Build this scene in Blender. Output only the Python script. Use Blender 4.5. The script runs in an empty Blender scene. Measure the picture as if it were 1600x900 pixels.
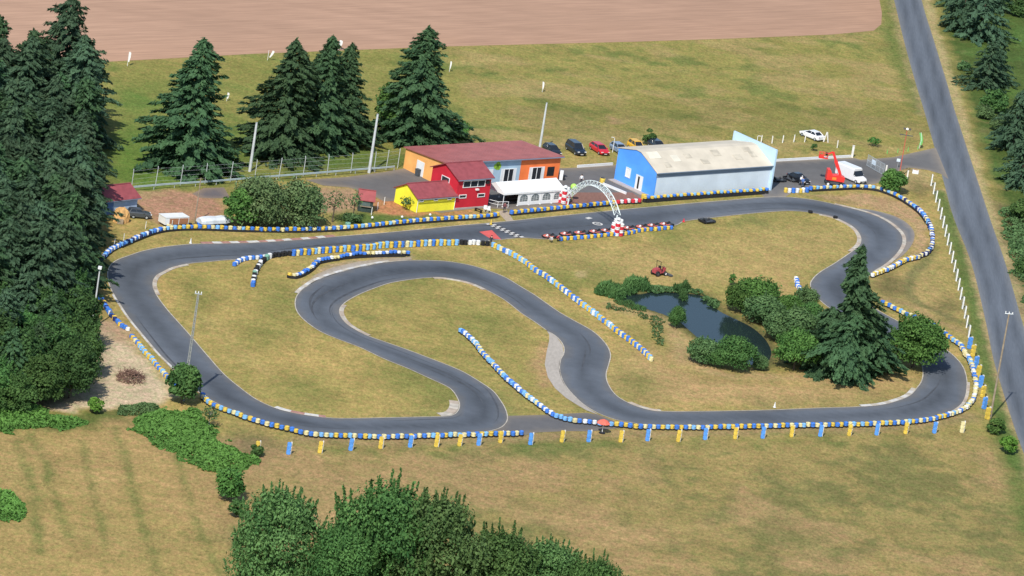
import bpy, math, random
import numpy as np
from mathutils import Vector, Matrix
from mathutils.geometry import delaunay_2d_cdt, tessellate_polygon
random.seed(7)
RNG = np.random.default_rng(11)
SC = bpy.context.scene
COL = SC.collection
R = math.radians

# ------------------------------------------------------------------ camera (aerial telephoto view from a light aircraft)
FPX, PITCH, ROLL, DIST = 9900.0, R(16.0), R(9.0), 943.0
CAM = Vector((0, -DIST*math.cos(PITCH), DIST*math.sin(PITCH)))
FWD = Vector((0, math.cos(PITCH), -math.sin(PITCH)))
_R0, _U0 = Vector((1, 0, 0)), Vector((0, math.sin(PITCH), math.cos(PITCH)))
RT = math.cos(ROLL)*_R0 + math.sin(ROLL)*_U0
UP = -math.sin(ROLL)*_R0 + math.cos(ROLL)*_U0
cd = bpy.data.cameras.new('camera'); cam = bpy.data.objects.new('camera', cd); COL.objects.link(cam)
cd.sensor_width = 36.0; cd.lens = 36.0*FPX/1600.0; cd.clip_start = 1.0; cd.clip_end = 12000.0
m = Matrix((RT, UP, -FWD)).transposed().to_4x4(); m.translation = CAM
cam.matrix_world = m
SC.camera = cam

def G(px, py, z=0.0):
    """survey point of the aerial photograph -> ground position in metres"""
    d = FWD*FPX + RT*(px-800.0) + UP*(450.0-py)
    t = (z-CAM.z)/d.z
    return CAM + d*t
def W(pts, dy=0.0): return [G(x, y+dy).to_2d() for x, y in pts]
def scale_at(p):    # photo pixels per metre
    return FPX/((Vector((p[0], p[1], 0))-CAM).dot(FWD))

# ------------------------------------------------------------------ numpy noise
def _hash(ix, iy, s):
    h = (ix*374761393 + iy*668265263 + s*974711) & 0xffffffff
    h = ((h ^ (h >> 13))*1274126177) & 0xffffffff
    return ((h ^ (h >> 16)) & 0xffff)/65535.0
def vnoise(x, y, s=0):
    ix, iy = np.floor(x).astype(np.int64), np.floor(y).astype(np.int64)
    fx, fy = x-ix, y-iy
    fx, fy = fx*fx*(3-2*fx), fy*fy*(3-2*fy)
    a, b = _hash(ix, iy, s), _hash(ix+1, iy, s)
    c, d = _hash(ix, iy+1, s), _hash(ix+1, iy+1, s)
    return (a*(1-fx)+b*fx)*(1-fy) + (c*(1-fx)+d*fx)*fy
def fbm(x, y, s=0, o=4):
    v = 0; a = .5; t = 0
    for i in range(o):
        v = v + a*vnoise(x*2**i+17.3*i, y*2**i-9.1*i, s+i*31); t += a; a *= .5
    return v/t
def inside(X, Y, poly):
    r = np.zeros(X.shape, bool); n = len(poly)
    for i in range(n):
        x1, y1 = poly[i]; x2, y2 = poly[(i+1) % n]
        if y1 == y2: continue
        c = ((y1 > Y) != (y2 > Y)) & (X < (x2-x1)*(Y-y1)/(y2-y1)+x1)
        r ^= c
    return r
def segdist(X, Y, pts, closed=False):
    d = np.full(X.shape, 1e9); n = len(pts)
    for i in range(n if closed else n-1):
        x1, y1 = pts[i]; x2, y2 = pts[(i+1) % n]
        dx, dy = x2-x1, y2-y1; L = dx*dx+dy*dy+1e-9
        t = np.clip(((X-x1)*dx+(Y-y1)*dy)/L, 0, 1)
        d = np.minimum(d, np.hypot(X-x1-t*dx, Y-y1-t*dy))
    return d
def sdf(X, Y, poly):
    d = segdist(X, Y, poly, True)
    return np.where(inside(X, Y, poly), d, -d)
def smooth(pts, closed=False, sub=6):
    """Catmull-Rom through 2-D points"""
    P = [Vector(p) for p in pts]; n = len(P); out = []
    for i in range(n if closed else n-1):
        if closed: p0, p1, p2, p3 = P[i-1], P[i], P[(i+1) % n], P[(i+2) % n]
        else: p0, p1, p2, p3 = P[max(i-1, 0)], P[i], P[i+1], P[min(i+2, n-1)]
        k = max(1, min(sub, int((p2-p1).length/1.0)+1))
        for j in range(k):
            t = j/k
            out.append(.5*((2*p1)+(-p0+p2)*t+(2*p0-5*p1+4*p2-p3)*t*t+(-p0+3*p1-3*p2+p3)*t**3))
    if not closed: out.append(P[-1])
    return out
def resample(pts, step):
    P = [Vector(p) for p in pts]; out = [P[0].copy()]; acc = 0.0
    for a, b in zip(P, P[1:]):
        L = (b-a).length; s = step-acc
        while s <= L:
            out.append(a+(b-a)*(s/L)); s += step
        acc = (acc+L) % step
    return out

# ------------------------------------------------------------------ materials
MATS = {}
def nt(m): m.use_nodes = True; return m.node_tree.nodes, m.node_tree.links
def paint(name, col, rough=.6, noise=.12, nscale=1.5, metal=0.0, spec=.35, coat=0.0):
    """painted / weathered surface: base colour broken up by object-space noise"""
    if name in MATS: return MATS[name]
    m = bpy.data.materials.new(name); N, L = nt(m); b = N['Principled BSDF']
    b.inputs['Roughness'].default_value = rough; b.inputs['Metallic'].default_value = metal
    b.inputs['Specular IOR Level'].default_value = spec
    if coat: b.inputs['Coat Weight'].default_value = coat
    tc = N.new('ShaderNodeTexCoord'); ns = N.new('ShaderNodeTexNoise')
    ns.inputs['Scale'].default_value = nscale; ns.inputs['Detail'].default_value = 5
    mp = N.new('ShaderNodeMapRange'); mp.inputs[1].default_value = .3; mp.inputs[2].default_value = .7
    mp.inputs[3].default_value = 1-noise; mp.inputs[4].default_value = 1+noise
    oi = N.new('ShaderNodeObjectInfo'); ad = N.new('ShaderNodeVectorMath'); ad.operation = 'ADD'
    cmb = N.new('ShaderNodeCombineXYZ')
    mul = N.new('ShaderNodeMath'); mul.operation = 'MULTIPLY'; mul.inputs[1].default_value = 57.0
    L.new(oi.outputs['Random'], mul.inputs[0]); L.new(mul.outputs[0], cmb.inputs[0])
    L.new(tc.outputs['Object'], ad.inputs[0]); L.new(cmb.outputs[0], ad.inputs[1])
    L.new(ad.outputs[0], ns.inputs['Vector']); L.new(ns.outputs['Fac'], mp.inputs[0])
    mx = N.new('ShaderNodeVectorMath'); mx.operation = 'SCALE'; mx.inputs[0].default_value = col[:3]
    L.new(mp.outputs[0], mx.inputs['Scale']); L.new(mx.outputs[0], b.inputs['Base Color'])
    MATS[name] = m; return m
def vcol(name, attr, rough=.9, fine=(2.0, .25), mid=(.35, .15), stretch=(1, 1, 1), bump=0.0, rot=0.0):
    """surface whose slowly varying colour is a mesh attribute, with noise grain on top"""
    m = bpy.data.materials.new(name); N, L = nt(m); b = N['Principled BSDF']
    b.inputs['Roughness'].default_value = rough; b.inputs['Specular IOR Level'].default_value = .15
    at = N.new('ShaderNodeAttribute'); at.attribute_name = attr
    g = N.new('ShaderNodeNewGeometry'); mp = N.new('ShaderNodeMapping'); mp.inputs['Scale'].default_value = stretch; mr_ = N.new('ShaderNodeMapping'); mr_.inputs['Rotation'].default_value = (0, 0, -rot)
    L.new(g.outputs['Position'], mr_.inputs['Vector']); L.new(mr_.outputs[0], mp.inputs['Vector'])
    last = None
    for sc, amp, det in ((fine[0], fine[1], 6), (mid[0], mid[1], 4)):
        ns = N.new('ShaderNodeTexNoise'); ns.inputs['Scale'].default_value = sc; ns.inputs['Detail'].default_value = det
        ns.inputs['Roughness'].default_value = .65
        L.new(mp.outputs[0], ns.inputs['Vector'])
        mr = N.new('ShaderNodeMapRange'); mr.inputs[1].default_value = .25; mr.inputs[2].default_value = .75
        mr.inputs[3].default_value = 1-amp; mr.inputs[4].default_value = 1+amp
        L.new(ns.outputs['Fac'], mr.inputs[0])
        if last is None: last = mr
        else:
            mm = N.new('ShaderNodeMath'); mm.operation = 'MULTIPLY'
            L.new(last.outputs[0], mm.inputs[0]); L.new(mr.outputs[0], mm.inputs[1]); last = mm
    mx = N.new('ShaderNodeVectorMath'); mx.operation = 'SCALE'
    L.new(at.outputs['Color'], mx.inputs[0]); L.new(last.outputs[0], mx.inputs['Scale'])
    L.new(mx.outputs[0], b.inputs['Base Color'])
    if bump:
        bp = N.new('ShaderNodeBump'); bp.inputs['Strength'].default_value = bump; bp.inputs['Distance'].default_value = .3
        L.new(last.outputs[0], bp.inputs['Height']); L.new(bp.outputs[0], b.inputs['Normal'])
    MATS[name] = m; return m
def turf(name, attr):
    m = bpy.data.materials.new(name); N, L = nt(m); b = N['Principled BSDF']
    b.inputs['Roughness'].default_value = .95; b.inputs['Specular IOR Level'].default_value = .1
    at = N.new('ShaderNodeAttribute'); at.attribute_name = attr; g = N.new('ShaderNodeNewGeometry')
    def noise(sc, det, rough, lo, hi, o0, o1, off=0.0, dist=0.0, sy=1.0):
        mp = N.new('ShaderNodeMapping'); mp.inputs['Location'].default_value = (off, off*.7, 0); mp.inputs['Scale'].default_value = (1, sy, 1); L.new(g.outputs['Position'], mp.inputs['Vector'])
        ns = N.new('ShaderNodeTexNoise'); ns.inputs['Scale'].default_value = sc; ns.inputs['Detail'].default_value = det; ns.inputs['Roughness'].default_value = rough; ns.inputs['Distortion'].default_value = dist
        L.new(mp.outputs[0], ns.inputs['Vector']); mr = N.new('ShaderNodeMapRange'); mr.inputs[1].default_value = lo; mr.inputs[2].default_value = hi; mr.inputs[3].default_value = o0; mr.inputs[4].default_value = o1
        L.new(ns.outputs['Fac'], mr.inputs[0]); return mr.outputs[0]
    def mulc(x, colr):
        v = N.new('ShaderNodeVectorMath'); v.operation = 'MULTIPLY'; L.new(x, v.inputs[0]); v.inputs[1].default_value = colr; return v.outputs[0]
    gr, tn = mulc(at.outputs['Color'], (.71, .90, .66)), mulc(at.outputs['Color'], (1.21, 1.06, 1.05))
    mix = N.new('ShaderNodeMix'); mix.data_type = 'RGBA'; L.new(noise(.8, 9, .80, .36, .64, 0, 1, 0, 0, .8), mix.inputs[0]); L.new(gr, mix.inputs[6]); L.new(tn, mix.inputs[7])
    mm = N.new('ShaderNodeMath'); mm.operation = 'MULTIPLY'; L.new(noise(2.2, 7, .85, .34, .66, .58, 1.42, 31, .4, .5), mm.inputs[0]); L.new(noise(.16, 5, .6, .3, .7, .88, 1.13, 77), mm.inputs[1])
    sc = N.new('ShaderNodeVectorMath'); sc.operation = 'SCALE'; L.new(mix.outputs[2], sc.inputs[0]); L.new(mm.outputs[0], sc.inputs['Scale']); L.new(sc.outputs[0], b.inputs['Base Color'])
    MATS[name] = m; return m
def foliage(name, dark, light, rough=.75, transl=.2):
    m = bpy.data.materials.new(name); N, L = nt(m); b = N['Principled BSDF']
    b.inputs['Roughness'].default_value = rough; b.inputs['Specular IOR Level'].default_value = .2
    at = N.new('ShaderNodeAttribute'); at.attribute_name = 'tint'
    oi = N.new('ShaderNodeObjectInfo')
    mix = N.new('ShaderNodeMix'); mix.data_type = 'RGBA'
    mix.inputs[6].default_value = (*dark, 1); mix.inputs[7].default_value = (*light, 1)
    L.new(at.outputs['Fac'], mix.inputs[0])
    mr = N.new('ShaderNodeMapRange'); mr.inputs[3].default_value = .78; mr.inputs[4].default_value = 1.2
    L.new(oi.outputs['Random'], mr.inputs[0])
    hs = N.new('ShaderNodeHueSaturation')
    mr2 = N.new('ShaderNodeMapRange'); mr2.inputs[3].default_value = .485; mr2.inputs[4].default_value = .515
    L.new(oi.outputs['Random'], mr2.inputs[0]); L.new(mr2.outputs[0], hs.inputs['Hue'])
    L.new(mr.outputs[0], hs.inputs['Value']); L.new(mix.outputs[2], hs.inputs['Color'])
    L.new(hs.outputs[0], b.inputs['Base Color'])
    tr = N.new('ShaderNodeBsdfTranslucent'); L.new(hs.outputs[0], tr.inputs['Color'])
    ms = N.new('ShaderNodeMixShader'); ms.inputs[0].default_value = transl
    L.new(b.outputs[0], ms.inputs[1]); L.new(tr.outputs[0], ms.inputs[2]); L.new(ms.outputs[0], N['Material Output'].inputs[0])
    MATS[name] = m; return m

# ------------------------------------------------------------------ mesh builder and scene bookkeeping
class MB:
    def __init__(s): s.v = []; s.f = []; s.m = []
    def _add(s, vs, fs, mi=0):
        o = len(s.v); s.v += [tuple(v) for v in vs]; s.f += [tuple(i+o for i in f) for f in fs]; s.m += [mi]*len(fs); return s
    def box(s, c, d, mi=0, rz=0.0, M=None, taper=1.0):
        vs = []
        for z in (-.5, .5):
            k = taper if z > 0 else 1.0
            for x, y in ((-.5, -.5), (.5, -.5), (.5, .5), (-.5, .5)):
                v = Vector((x*d[0]*k, y*d[1]*k, z*d[2]))
                if M is not None: v = M @ v
                elif rz: v = Matrix.Rotation(rz, 3, 'Z') @ v
                vs.append(v+Vector(c))
        return s._add(vs, [(3, 2, 1, 0), (4, 5, 6, 7), (0, 1, 5, 4), (1, 2, 6, 5), (2, 3, 7, 6), (3, 0, 4, 7)], mi)
    def tube(s, pts, r, n=8, mi=0, cap=True):
        P = [Vector(p) for p in pts]; rs = r if isinstance(r, (list, tuple)) else [r]*len(P); vs = []
        for i, p in enumerate(P):
            t = (P[min(i+1, len(P)-1)]-P[max(i-1, 0)]).normalized()
            a = t.orthogonal().normalized() if abs(t.z) > .95 else t.cross(Vector((0, 0, 1))).normalized()
            b = t.cross(a)
            for k in range(n):
                an = 2*math.pi*k/n; vs.append(p+(a*math.cos(an)+b*math.sin(an))*rs[i])
        fs = [(i*n+k, i*n+(k+1) % n, (i+1)*n+(k+1) % n, (i+1)*n+k) for i in range(len(P)-1) for k in range(n)]
        if cap: fs += [tuple(range(n))[::-1], tuple(range((len(P)-1)*n, len(P)*n))]
        return s._add(vs, fs, mi)
    def lathe(s, prof, n=16, c=(0, 0, 0), mi=0, M=None, close=False):
        vs = []; fs = []
        for r, z in prof:
            for k in range(n):
                a = 2*math.pi*k/n; v = Vector((r*math.cos(a), r*math.sin(a), z))
                if M is not None: v = M @ v
                vs.append(v+Vector(c))
        q = len(prof)
        for i in range(q if close else q-1):
            j = (i+1) % q
            for k in range(n): fs.append((i*n+k, i*n+(k+1) % n, j*n+(k+1) % n, j*n+k))
        if not close:
            if prof[0][0] > 1e-4: fs.append(tuple(range(n))[::-1])
            if prof[-1][0] > 1e-4: fs.append(tuple(range((q-1)*n, q*n)))
        return s._add(vs, fs, mi)
    def prism(s, prof, y0, y1, mi=0):
        """profile in x,z extruded along y"""
        n = len(prof)
        vs = [(x, y0, z) for x, z in prof]+[(x, y1, z) for x, z in prof]
        fs = [tuple(range(n)), tuple(range(2*n-1, n-1, -1))]+[(i, i+n, (i+1) % n+n, (i+1) % n) for i in range(n)]
        return s._add(vs, fs, mi)
    def loft(s, rings, mi=0, cap=True):
        n = len(rings[0]); vs = [v for r in rings for v in r]
        fs = [(i*n+k, i*n+(k+1) % n, (i+1)*n+(k+1) % n, (i+1)*n+k) for i in range(len(rings)-1) for k in range(n)]
        if cap: fs += [tuple(range(n))[::-1], tuple(range((len(rings)-1)*n, len(rings)*n))]
        return s._add(vs, fs, mi)
    def poly(s, pts, mi=0): return s._add(pts, [tuple(range(len(pts)))], mi)
    def mesh(s, name, mats):
        me = bpy.data.meshes.new(name); me.from_pydata(s.v, [], s.f)
        for mt in (mats if isinstance(mats, (list, tuple)) else [mats]): me.materials.append(mt)
        me.polygons.foreach_set('material_index', s.m); me.update(); return me
    def build(s, name, mats, parent=None, loc=None, rz=0.0, sm=False):
        me = s.mesh(name, mats)
        if sm: me.polygons.foreach_set('use_smooth', [True]*len(me.polygons))
        return link(name, me, parent, loc, rz)
def link(name, me, parent=None, loc=None, rz=0.0):
    o = bpy.data.objects.new(name, me); COL.objects.link(o)
    if parent is not None: o.parent = parent
    if loc is not None: o.location = loc
    if rz: o.rotation_euler = (0, 0, rz)
    return o
def tag(o, label=None, cat=None, group=None, kind=None):
    if label: o['label'] = label
    if cat: o['category'] = cat
    if group: o['group'] = group
    if kind: o['kind'] = kind
    return o
def thing(name, label, cat, loc=(0, 0, 0), rz=0.0, group=None):
    o = bpy.data.objects.new(name, None); COL.objects.link(o); o.empty_display_size = .3
    o.location = loc; o.rotation_euler = (0, 0, rz); return tag(o, label, cat, group)
def dup(src, loc, rz=0.0, sc=None, label=None, group=None):
    r = src.copy(); COL.objects.link(r); r.location = loc; r.rotation_euler = (0, 0, rz)
    if sc is not None: r.scale = sc if isinstance(sc, (tuple, list)) else (sc, sc, sc)
    if label: r['label'] = label
    if group: r['group'] = group
    for ch in list(src.children):
        c = ch.copy(); COL.objects.link(c); c.parent = r
        for g in list(ch.children):
            d = g.copy(); COL.objects.link(d); d.parent = c
    return r

# ------------------------------------------------------------------ light
SUN_AZ, SUN_EL = R(14.0), R(46.0)     # sun behind the camera, to its left
sdir = Vector((-math.sin(SUN_AZ)*math.cos(SUN_EL), -math.cos(SUN_AZ)*math.cos(SUN_EL), math.sin(SUN_EL)))
sl = bpy.data.lights.new('sun', 'SUN'); sl.energy = 4.5; sl.angle = R(.53); sl.color = (1.0, .955, .885)
so = bpy.data.objects.new('sun', sl); COL.objects.link(so); so.rotation_euler = sdir.to_track_quat('Z', 'Y').to_euler()
w = bpy.data.worlds.new('World'); SC.world = w; w.use_nodes = True
sky = w.node_tree.nodes.new('ShaderNodeTexSky'); sky.sky_type = 'NISHITA'; sky.sun_disc = False
sky.sun_elevation = SUN_EL; sky.sun_rotation = math.pi+SUN_AZ; sky.altitude = 300; sky.dust_density = .7
w.node_tree.links.new(sky.outputs[0], w.node_tree.nodes['Background'].inputs[0])
w.node_tree.nodes['Background'].inputs[1].default_value = .15
SC.view_settings.view_transform = 'Standard'; SC.view_settings.look = 'None'; SC.view_settings.exposure = 0
SC.cycles.max_bounces = 6; SC.cycles.transparent_max_bounces = 6
# ------------------------------------------------------------------ surveyed outlines
EDGE_IN = [(1240,330),(1207,331),(1152,336),(1108,341),(1070,346),(1052,353),(1000,358),(960,363),(910,369),(870,373),(852,374),(815,372),(780,375),
 (750,378),(720,380),(650,383),(600,386),(550,390),(500,394),(452,398),(420,402),(390,405),(350,407),(330,409),(297,412),(270,418),(257,424),(246,430),(240.5,437),(239,446),
 (242,456),(249,468),(262,485),(278,503),(295,522),(325,557),(350,585),(375,606),(400,624),(428,637),(462,646),(512,653),(550,654),(600,653),
 (650,652),(690,651),(705,649.5),(714,644),(718,634),(715,623),(708,612),(698,604),(670,591),(637,576),(600,561),(562,543),(525,529),(500,518),(477,502),
 (464,487),(461,472),(466,459),(480,447),(500,436),(537,424),(575,415),(612,409),(650,407),(690,408),(715,411),(740,416),(765,424),(790,434),
 (815,449),(835,461),(855,475),(877,490),(902,504),(925,517),(940,530),(950,543),(954,556),(951,570),(947,586),(951,602),(964,619),(987,632),(1012,640),
 (1035,643),(1100,643),(1200,641),(1275,638),(1337,636),(1375,633),(1400,627),(1420,619),(1432,607),(1440,595),(1442,580),(1438,566),(1425,551),(1405,536),
 (1380,522),(1355,509),(1330,498),(1305,487),(1285,473),(1272,458),(1266,446),(1270,436),(1282,425),(1305,411),(1330,394),(1342,384),(1345,373),(1340,362),(1330,353),(1315,345),(1300,339),(1270,333)]
EDGE_OUT = [(1220,308),(1180,309.5),(1140,313),(1090,317),(1002,325),(940,331),(900,335),(840,341),(803,345),(761,349),(713,353),(675,357),(600,364),(525,370),(475,374.5),
 (405,379),(355,380.5),(305,381.5),(283,383),(250,387),(223,392.5),(203,399),(186,405),(176,411),(170,419),(168,430),(171,446),(178,461),(190,480),(203,499),(225,526),
 (250,555),(270,574),(287,591),(305,609),(332,627),(362,641),(400,655),(437,666),(472,674),(500,677),(537,680),(600,681),(650,680),(700,678),(737,676),
 (762,674.5),(780,669.5),(789,663),(793,654),(790,640),(782,626),(770,611),(750,597),(725,582),(700,571),(670,559.5),(637,547),(600,534),(575,525),(550,512),
 (537,501),(531,490),(532,481),(542,471),(562,460),(587,450),(612,442),(650,436),(675,434),(690,434),(722,439),(745,446),(765,456),(785,467),(800,478),
 (815,490),(835,503),(852,515),(870,527),(880,540),(881,552),(876,562),(874,575),(877,590),(885,605),(900,622),(917,636),(937,647),(962,656),(987,661),(1012,664),
 (1050,665),(1100,665.5),(1200,665),(1300,664),(1375,662),(1425,659),(1450,655),(1470,650),(1487,643),(1502,632),(1509,618),(1511,597),(1506,576),(1495,561),
 (1480,548),(1450,527),(1420,511),(1397,499),(1375,487),(1360,477),(1351,464),(1348,450),(1353,437),(1365,425),(1380,416),(1395,404),(1406,391),(1411,377),(1407,364),(1392,350),(1375,340),
 (1360,334),(1340,328),(1300,318.5),(1260,311)]
EI, EO = smooth(W(EDGE_IN), True), smooth(W(EDGE_OUT), True)
ROADL = W([(1352,-180),(1375,-90),(1397,0),(1413,66),(1431,131),(1443,170),(1460,230),(1476,290),(1490,340),(1518,412),(1540,502),(1552,560),(1565,605),(1585,668),(1602,715),(1690,950)])
ROADR = W([(1398,-180),(1420,-90),(1440,0),(1460,66),(1480,131),(1490,167),(1512,235),(1530,290),(1547,342),(1572,415),(1597,502),(1618,570),(1650,660),(1770,950)])
ROADL, ROADR = smooth(ROADL), smooth(ROADR)
POND = smooth(W([(962,460),(980,456),(1000,456),(1020,452),(1055,454),(1080,456),(1102,460),(1117,474),(1130,485),(1155,497),(1180,510),(1200,528),(1210,548),(1204,566),(1190,572),
 (1160,565),(1120,550),(1090,528),(1070,511),(1058,500),(1040,492),(1010,482),(992,477),(970,468)]), True)
YARD_A = W([(478,281),(540,277),(600,269),(662,258),(880,263),(900,262),(960,258),(1003,255),(1008,312),(960,319),(890,322),(860,323),(800,328),(770,326),(740,326),(690,333),(640,322),(622,314),(600,315),(578,303),(545,293),(505,290)])
YARD_B = W([(1185,258),(1207,252),(1335,247),(1345,250),(1395,246),(1440,236),(1462,231),(1482,280),(1470,272),(1450,266),(1420,262),(1402,268),(1388,282),(1352,291),(1300,293),(1240,300),(1225,309),(1198,311),(1185,300)])
PATIO = W([(862,317),(893,301),(988,301),(1004,313),(960,318),(880,323)])
CONNECT = W([(788,650),(850,648.5),(915,645),(935,648),(965,660),(1000,666),(960,670),(925,674),(880,674),(840,676),(820,680),(765,679),(780,669)])
RUNOFF_R = smooth(W([(1338,327),(1360,328),(1390,335),(1412,345),(1425,357),(1429,368),(1425,382),(1412,398),(1395,409),(1372,423),(1380,414),(1400,398),(1408,382),(1409,370),(1400,355),(1378,341)]), True)
RUNOFF_L = smooth(W([(191,483),(195,491),(210,511),(232,537),(252,560),(268,577),(276,585),(277,579),(262,566),(240,543),(215,513),(200,495)]), True)
CONC = W([(853,515),(858,523),(858,533),(854,550),(851,570),(856,590),(867,607),(884,622),(903,634),(917,642),(935,648.5),(917,637),(900,623),(885,606),(877,591),(873.5,575),(875.5,562),(880.5,552),(879,540),(869.5,527)])
HAIRPIN_CONC = W([(466,458),(472,448),(492,430),(520,418),(560,409),(600,405),(641,402),(644,406),(610,409),(575,415),(537,424),(500,436),(480,447)])
FIELD = W([(-900,-500),(-900,150),(0,103),(160,97),(400,84),(700,72.5),(1000,65),(1150,60),(1300,54),(1365,48),(1377,38),(1378,20),(1374,0),(1340,-120),(1260,-500)])

# ------------------------------------------------------------------ ground: one sheet, finely divided where the photograph looks
def axis(lo, hi, st, far):
    a = np.arange(lo, hi+1e-6, st)
    return np.concatenate([[lo-f for f in far[::-1]], a, [hi+f for f in far]])
gx = axis(-105, 120, .55, [15, 60, 200, 700, 2500, 6000]); gy = axis(-185, 235, .8, [15, 60, 200, 700, 2500, 6000])
X, Y = np.meshgrid(gx, gy); nx, ny = len(gx), len(gy)
X1, Y1 = X.ravel(), Y.ravel()
jx = X1+(fbm(X1*.35, Y1*.35, 3)-.5)*3.0; jy = Y1+(fbm(X1*.3, Y1*.25, 9)-.5)*7.0
def region(px, soft=1.5, jit=1.0):
    p = W(px) if not isinstance(px[0], Vector) else px
    return np.clip(sdf(X1+(jx-X1)*jit, Y1+(jy-Y1)*jit, p)/soft+.5, 0, 1)
def stroke(px, wid, soft=.8, jit=.4):
    return np.clip((wid-segdist(X1+(jx-X1)*jit, Y1+(jy-Y1)*jit, smooth(W(px))))/soft+.5, 0, 1)
C_TAN, C_OLIVE, C_GREEN, C_LUSH = (.420,.300,.118), (.300,.244,.086), (.148,.172,.056), (.090,.145,.036)
C_SAND, C_PINK, C_SCRUB, C_EARTH = (.54,.42,.30), (.40,.225,.155), (.058,.075,.026), (.44,.20,.105)
col = np.zeros((len(X1), 3))
def blend(c, a):
    global col
    col = col*(1-a[:, None])+np.array(c)*a[:, None]
n1 = fbm(X1*.045, Y1*.035, 1); n2 = fbm(X1*.14, Y1*.11, 5); n3 = fbm(X1*.45, Y1*.40, 8); n4 = fbm(X1*.02, Y1*.012, 21)
col[:] = C_OLIVE
blend(C_TAN, np.clip((n2*.6+n3*.4-.40)*4.2, 0, 1))
blend(C_GREEN, np.clip((n1*.45+n2*.3+n3*.25-.53)*5.0, 0, .8))
# meadow behind the buildings, brighter and yellower
mead = region([(700,74),(1380,50),(1452,205),(1400,240),(880,240),(700,232),(560,262),(420,270),(380,90)], 6)
blend((.262,.232,.074), mead*.75); blend((.135,.168,.048), mead*np.clip((n2*.5+n3*.5-.5)*5, 0, .75))
blend((.35,.26,.115), mead*np.clip((fbm(X1*.10, Y1*.16, 44)-.5)*5, 0, .75))
blend((.15,.14,.043), np.clip(stroke([(870,185),(1000,184),(1200,182),(1450,190)], 9, 9)*(.3+.5*n3), 0, 1)*.7)
# lush grass under the big conifers, top left
lush = region([(160,96),(300,90),(420,84),(600,76),(700,74),(705,225),(640,240),(560,264),(400,282),(210,296),(165,270)], 7)
blend((.21,.205,.058), lush*.7); blend((.13,.18,.045), lush*np.clip((n2*.6+n1*.4-.45)*6, 0, .9))
blend((.115,.185,.040), region([(165,225),(215,210),(260,250),(330,280),(250,292),(208,296),(172,280)], 8)*.9)
blend((.12,.185,.042), region([(178,135),(255,130),(260,215),(200,215),(170,180)], 12)*.7)
blend((.07,.12,.03), region([(440,262),(560,246),(645,240),(648,258),(560,268),(440,277)], 4)*.7)
# grass by the huts
blend(C_LUSH, region([(520,335),(560,330),(600,338),(650,336),(700,338),(730,338),(700,342),(600,352),(530,355)], 3)*.9)
# infield tone: dry and cropped
for p, c, a in (([(250,430),(450,420),(470,540),(640,600),(690,640),(520,645),(400,610),(300,520)], C_TAN, .30),
                ([(560,470),(680,440),(800,500),(850,560),(890,640),(800,640),(700,560),(560,510)], C_OLIVE, .3),
                ([(790,400),(1300,350),(1330,380),(1270,440),(1000,450),(900,420)], (.395,.285,.125), .6),
                ([(940,600),(1000,540),(1100,590),(1300,600),(1420,580),(1430,610),(1300,630),(1020,635)], (.43,.275,.145), .7),
                ([(1330,430),(1460,400),(1500,520),(1400,470)], (.39,.27,.13), .5)):
    blend(c, region(p, 8)*a)
for c0, rr in (((640,440),9), ((1050,375),5), ((870,440),6), ((470,610),7), ((690,620),7), ((930,430),6), ((300,445),4), ((310,470),4), ((640,585),8), ((440,470),7), ((1310,440),7), ((1000,600),6), ((760,500),8),((410,520),6)):
    g = G(*c0); blend((.185,.19,.058), np.clip(1-np.hypot((jx-g.x), (jy-g.y)*.5)/rr, 0, 1)*.75)
# field in front: dull olive with greener drifts
fr = region([(-600,690),(0,668),(200,650),(420,690),(700,692),(1200,680),(1500,668),(1560,690),(1700,1100),(-600,1100)], 5)
blend((.285,.210,.092), fr*.6); blend((.165,.157,.060), fr*np.clip((fbm(X1*.07, Y1*.045, 77)*.55+n3*.45-.47)*6, 0, .8))
blend((.365,.24,.122), fr*np.clip((fbm(X1*.05, Y1*.04, 91)*.6+n2*.4-.5)*6, 0, .75))
blend((.40,.275,.115), region([(-200,690),(200,665),(330,740),(350,900),(360,1000),(-200,1000)], 6)*.5)
for pl, wd in (([(45,680),(68,715),(82,770),(92,800),(107,838)], 1.1), ([(178,670),(196,720),(206,760),(216,800),(234,850),(250,900),(262,940)], 1.1), ([(274,705),(288,755),(305,805),(322,850),(340,890),(352,930)], .9), ([(30,690),(36,720),(50,760),(60,860)], 1.3), ([(128,690),(134,720),(150,790),(165,850)], .9)):
    blend((.11,.15,.042), stroke(pl, wd*.55, .9, .35)*np.clip(.05+.9*n3, 0, .65))
blend((.13,.165,.045), region([(430,690),(600,700),(900,690),(1300,680),(1400,690),(900,705),(560,715)], 6)*np.clip(n3*1.8-.5, 0, .8))
blend((.06,.105,.025), region([(0,655),(120,648),(210,640),(210,655),(90,668),(0,672)], 4)*.9)
blend((.06,.06,.05), np.clip(1-np.hypot(jx-G(390,694).x, (jy-G(390,694).y)*.4)/5, 0, 1)*.5)
# strip of trodden dry grass beside the lower barrier
blend((.30,.205,.12), stroke([(470,686),(600,690),(760,686),(900,680),(1100,675),(1300,671),(1440,664),(1520,650)], 1.6, 2)*.6)
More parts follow.
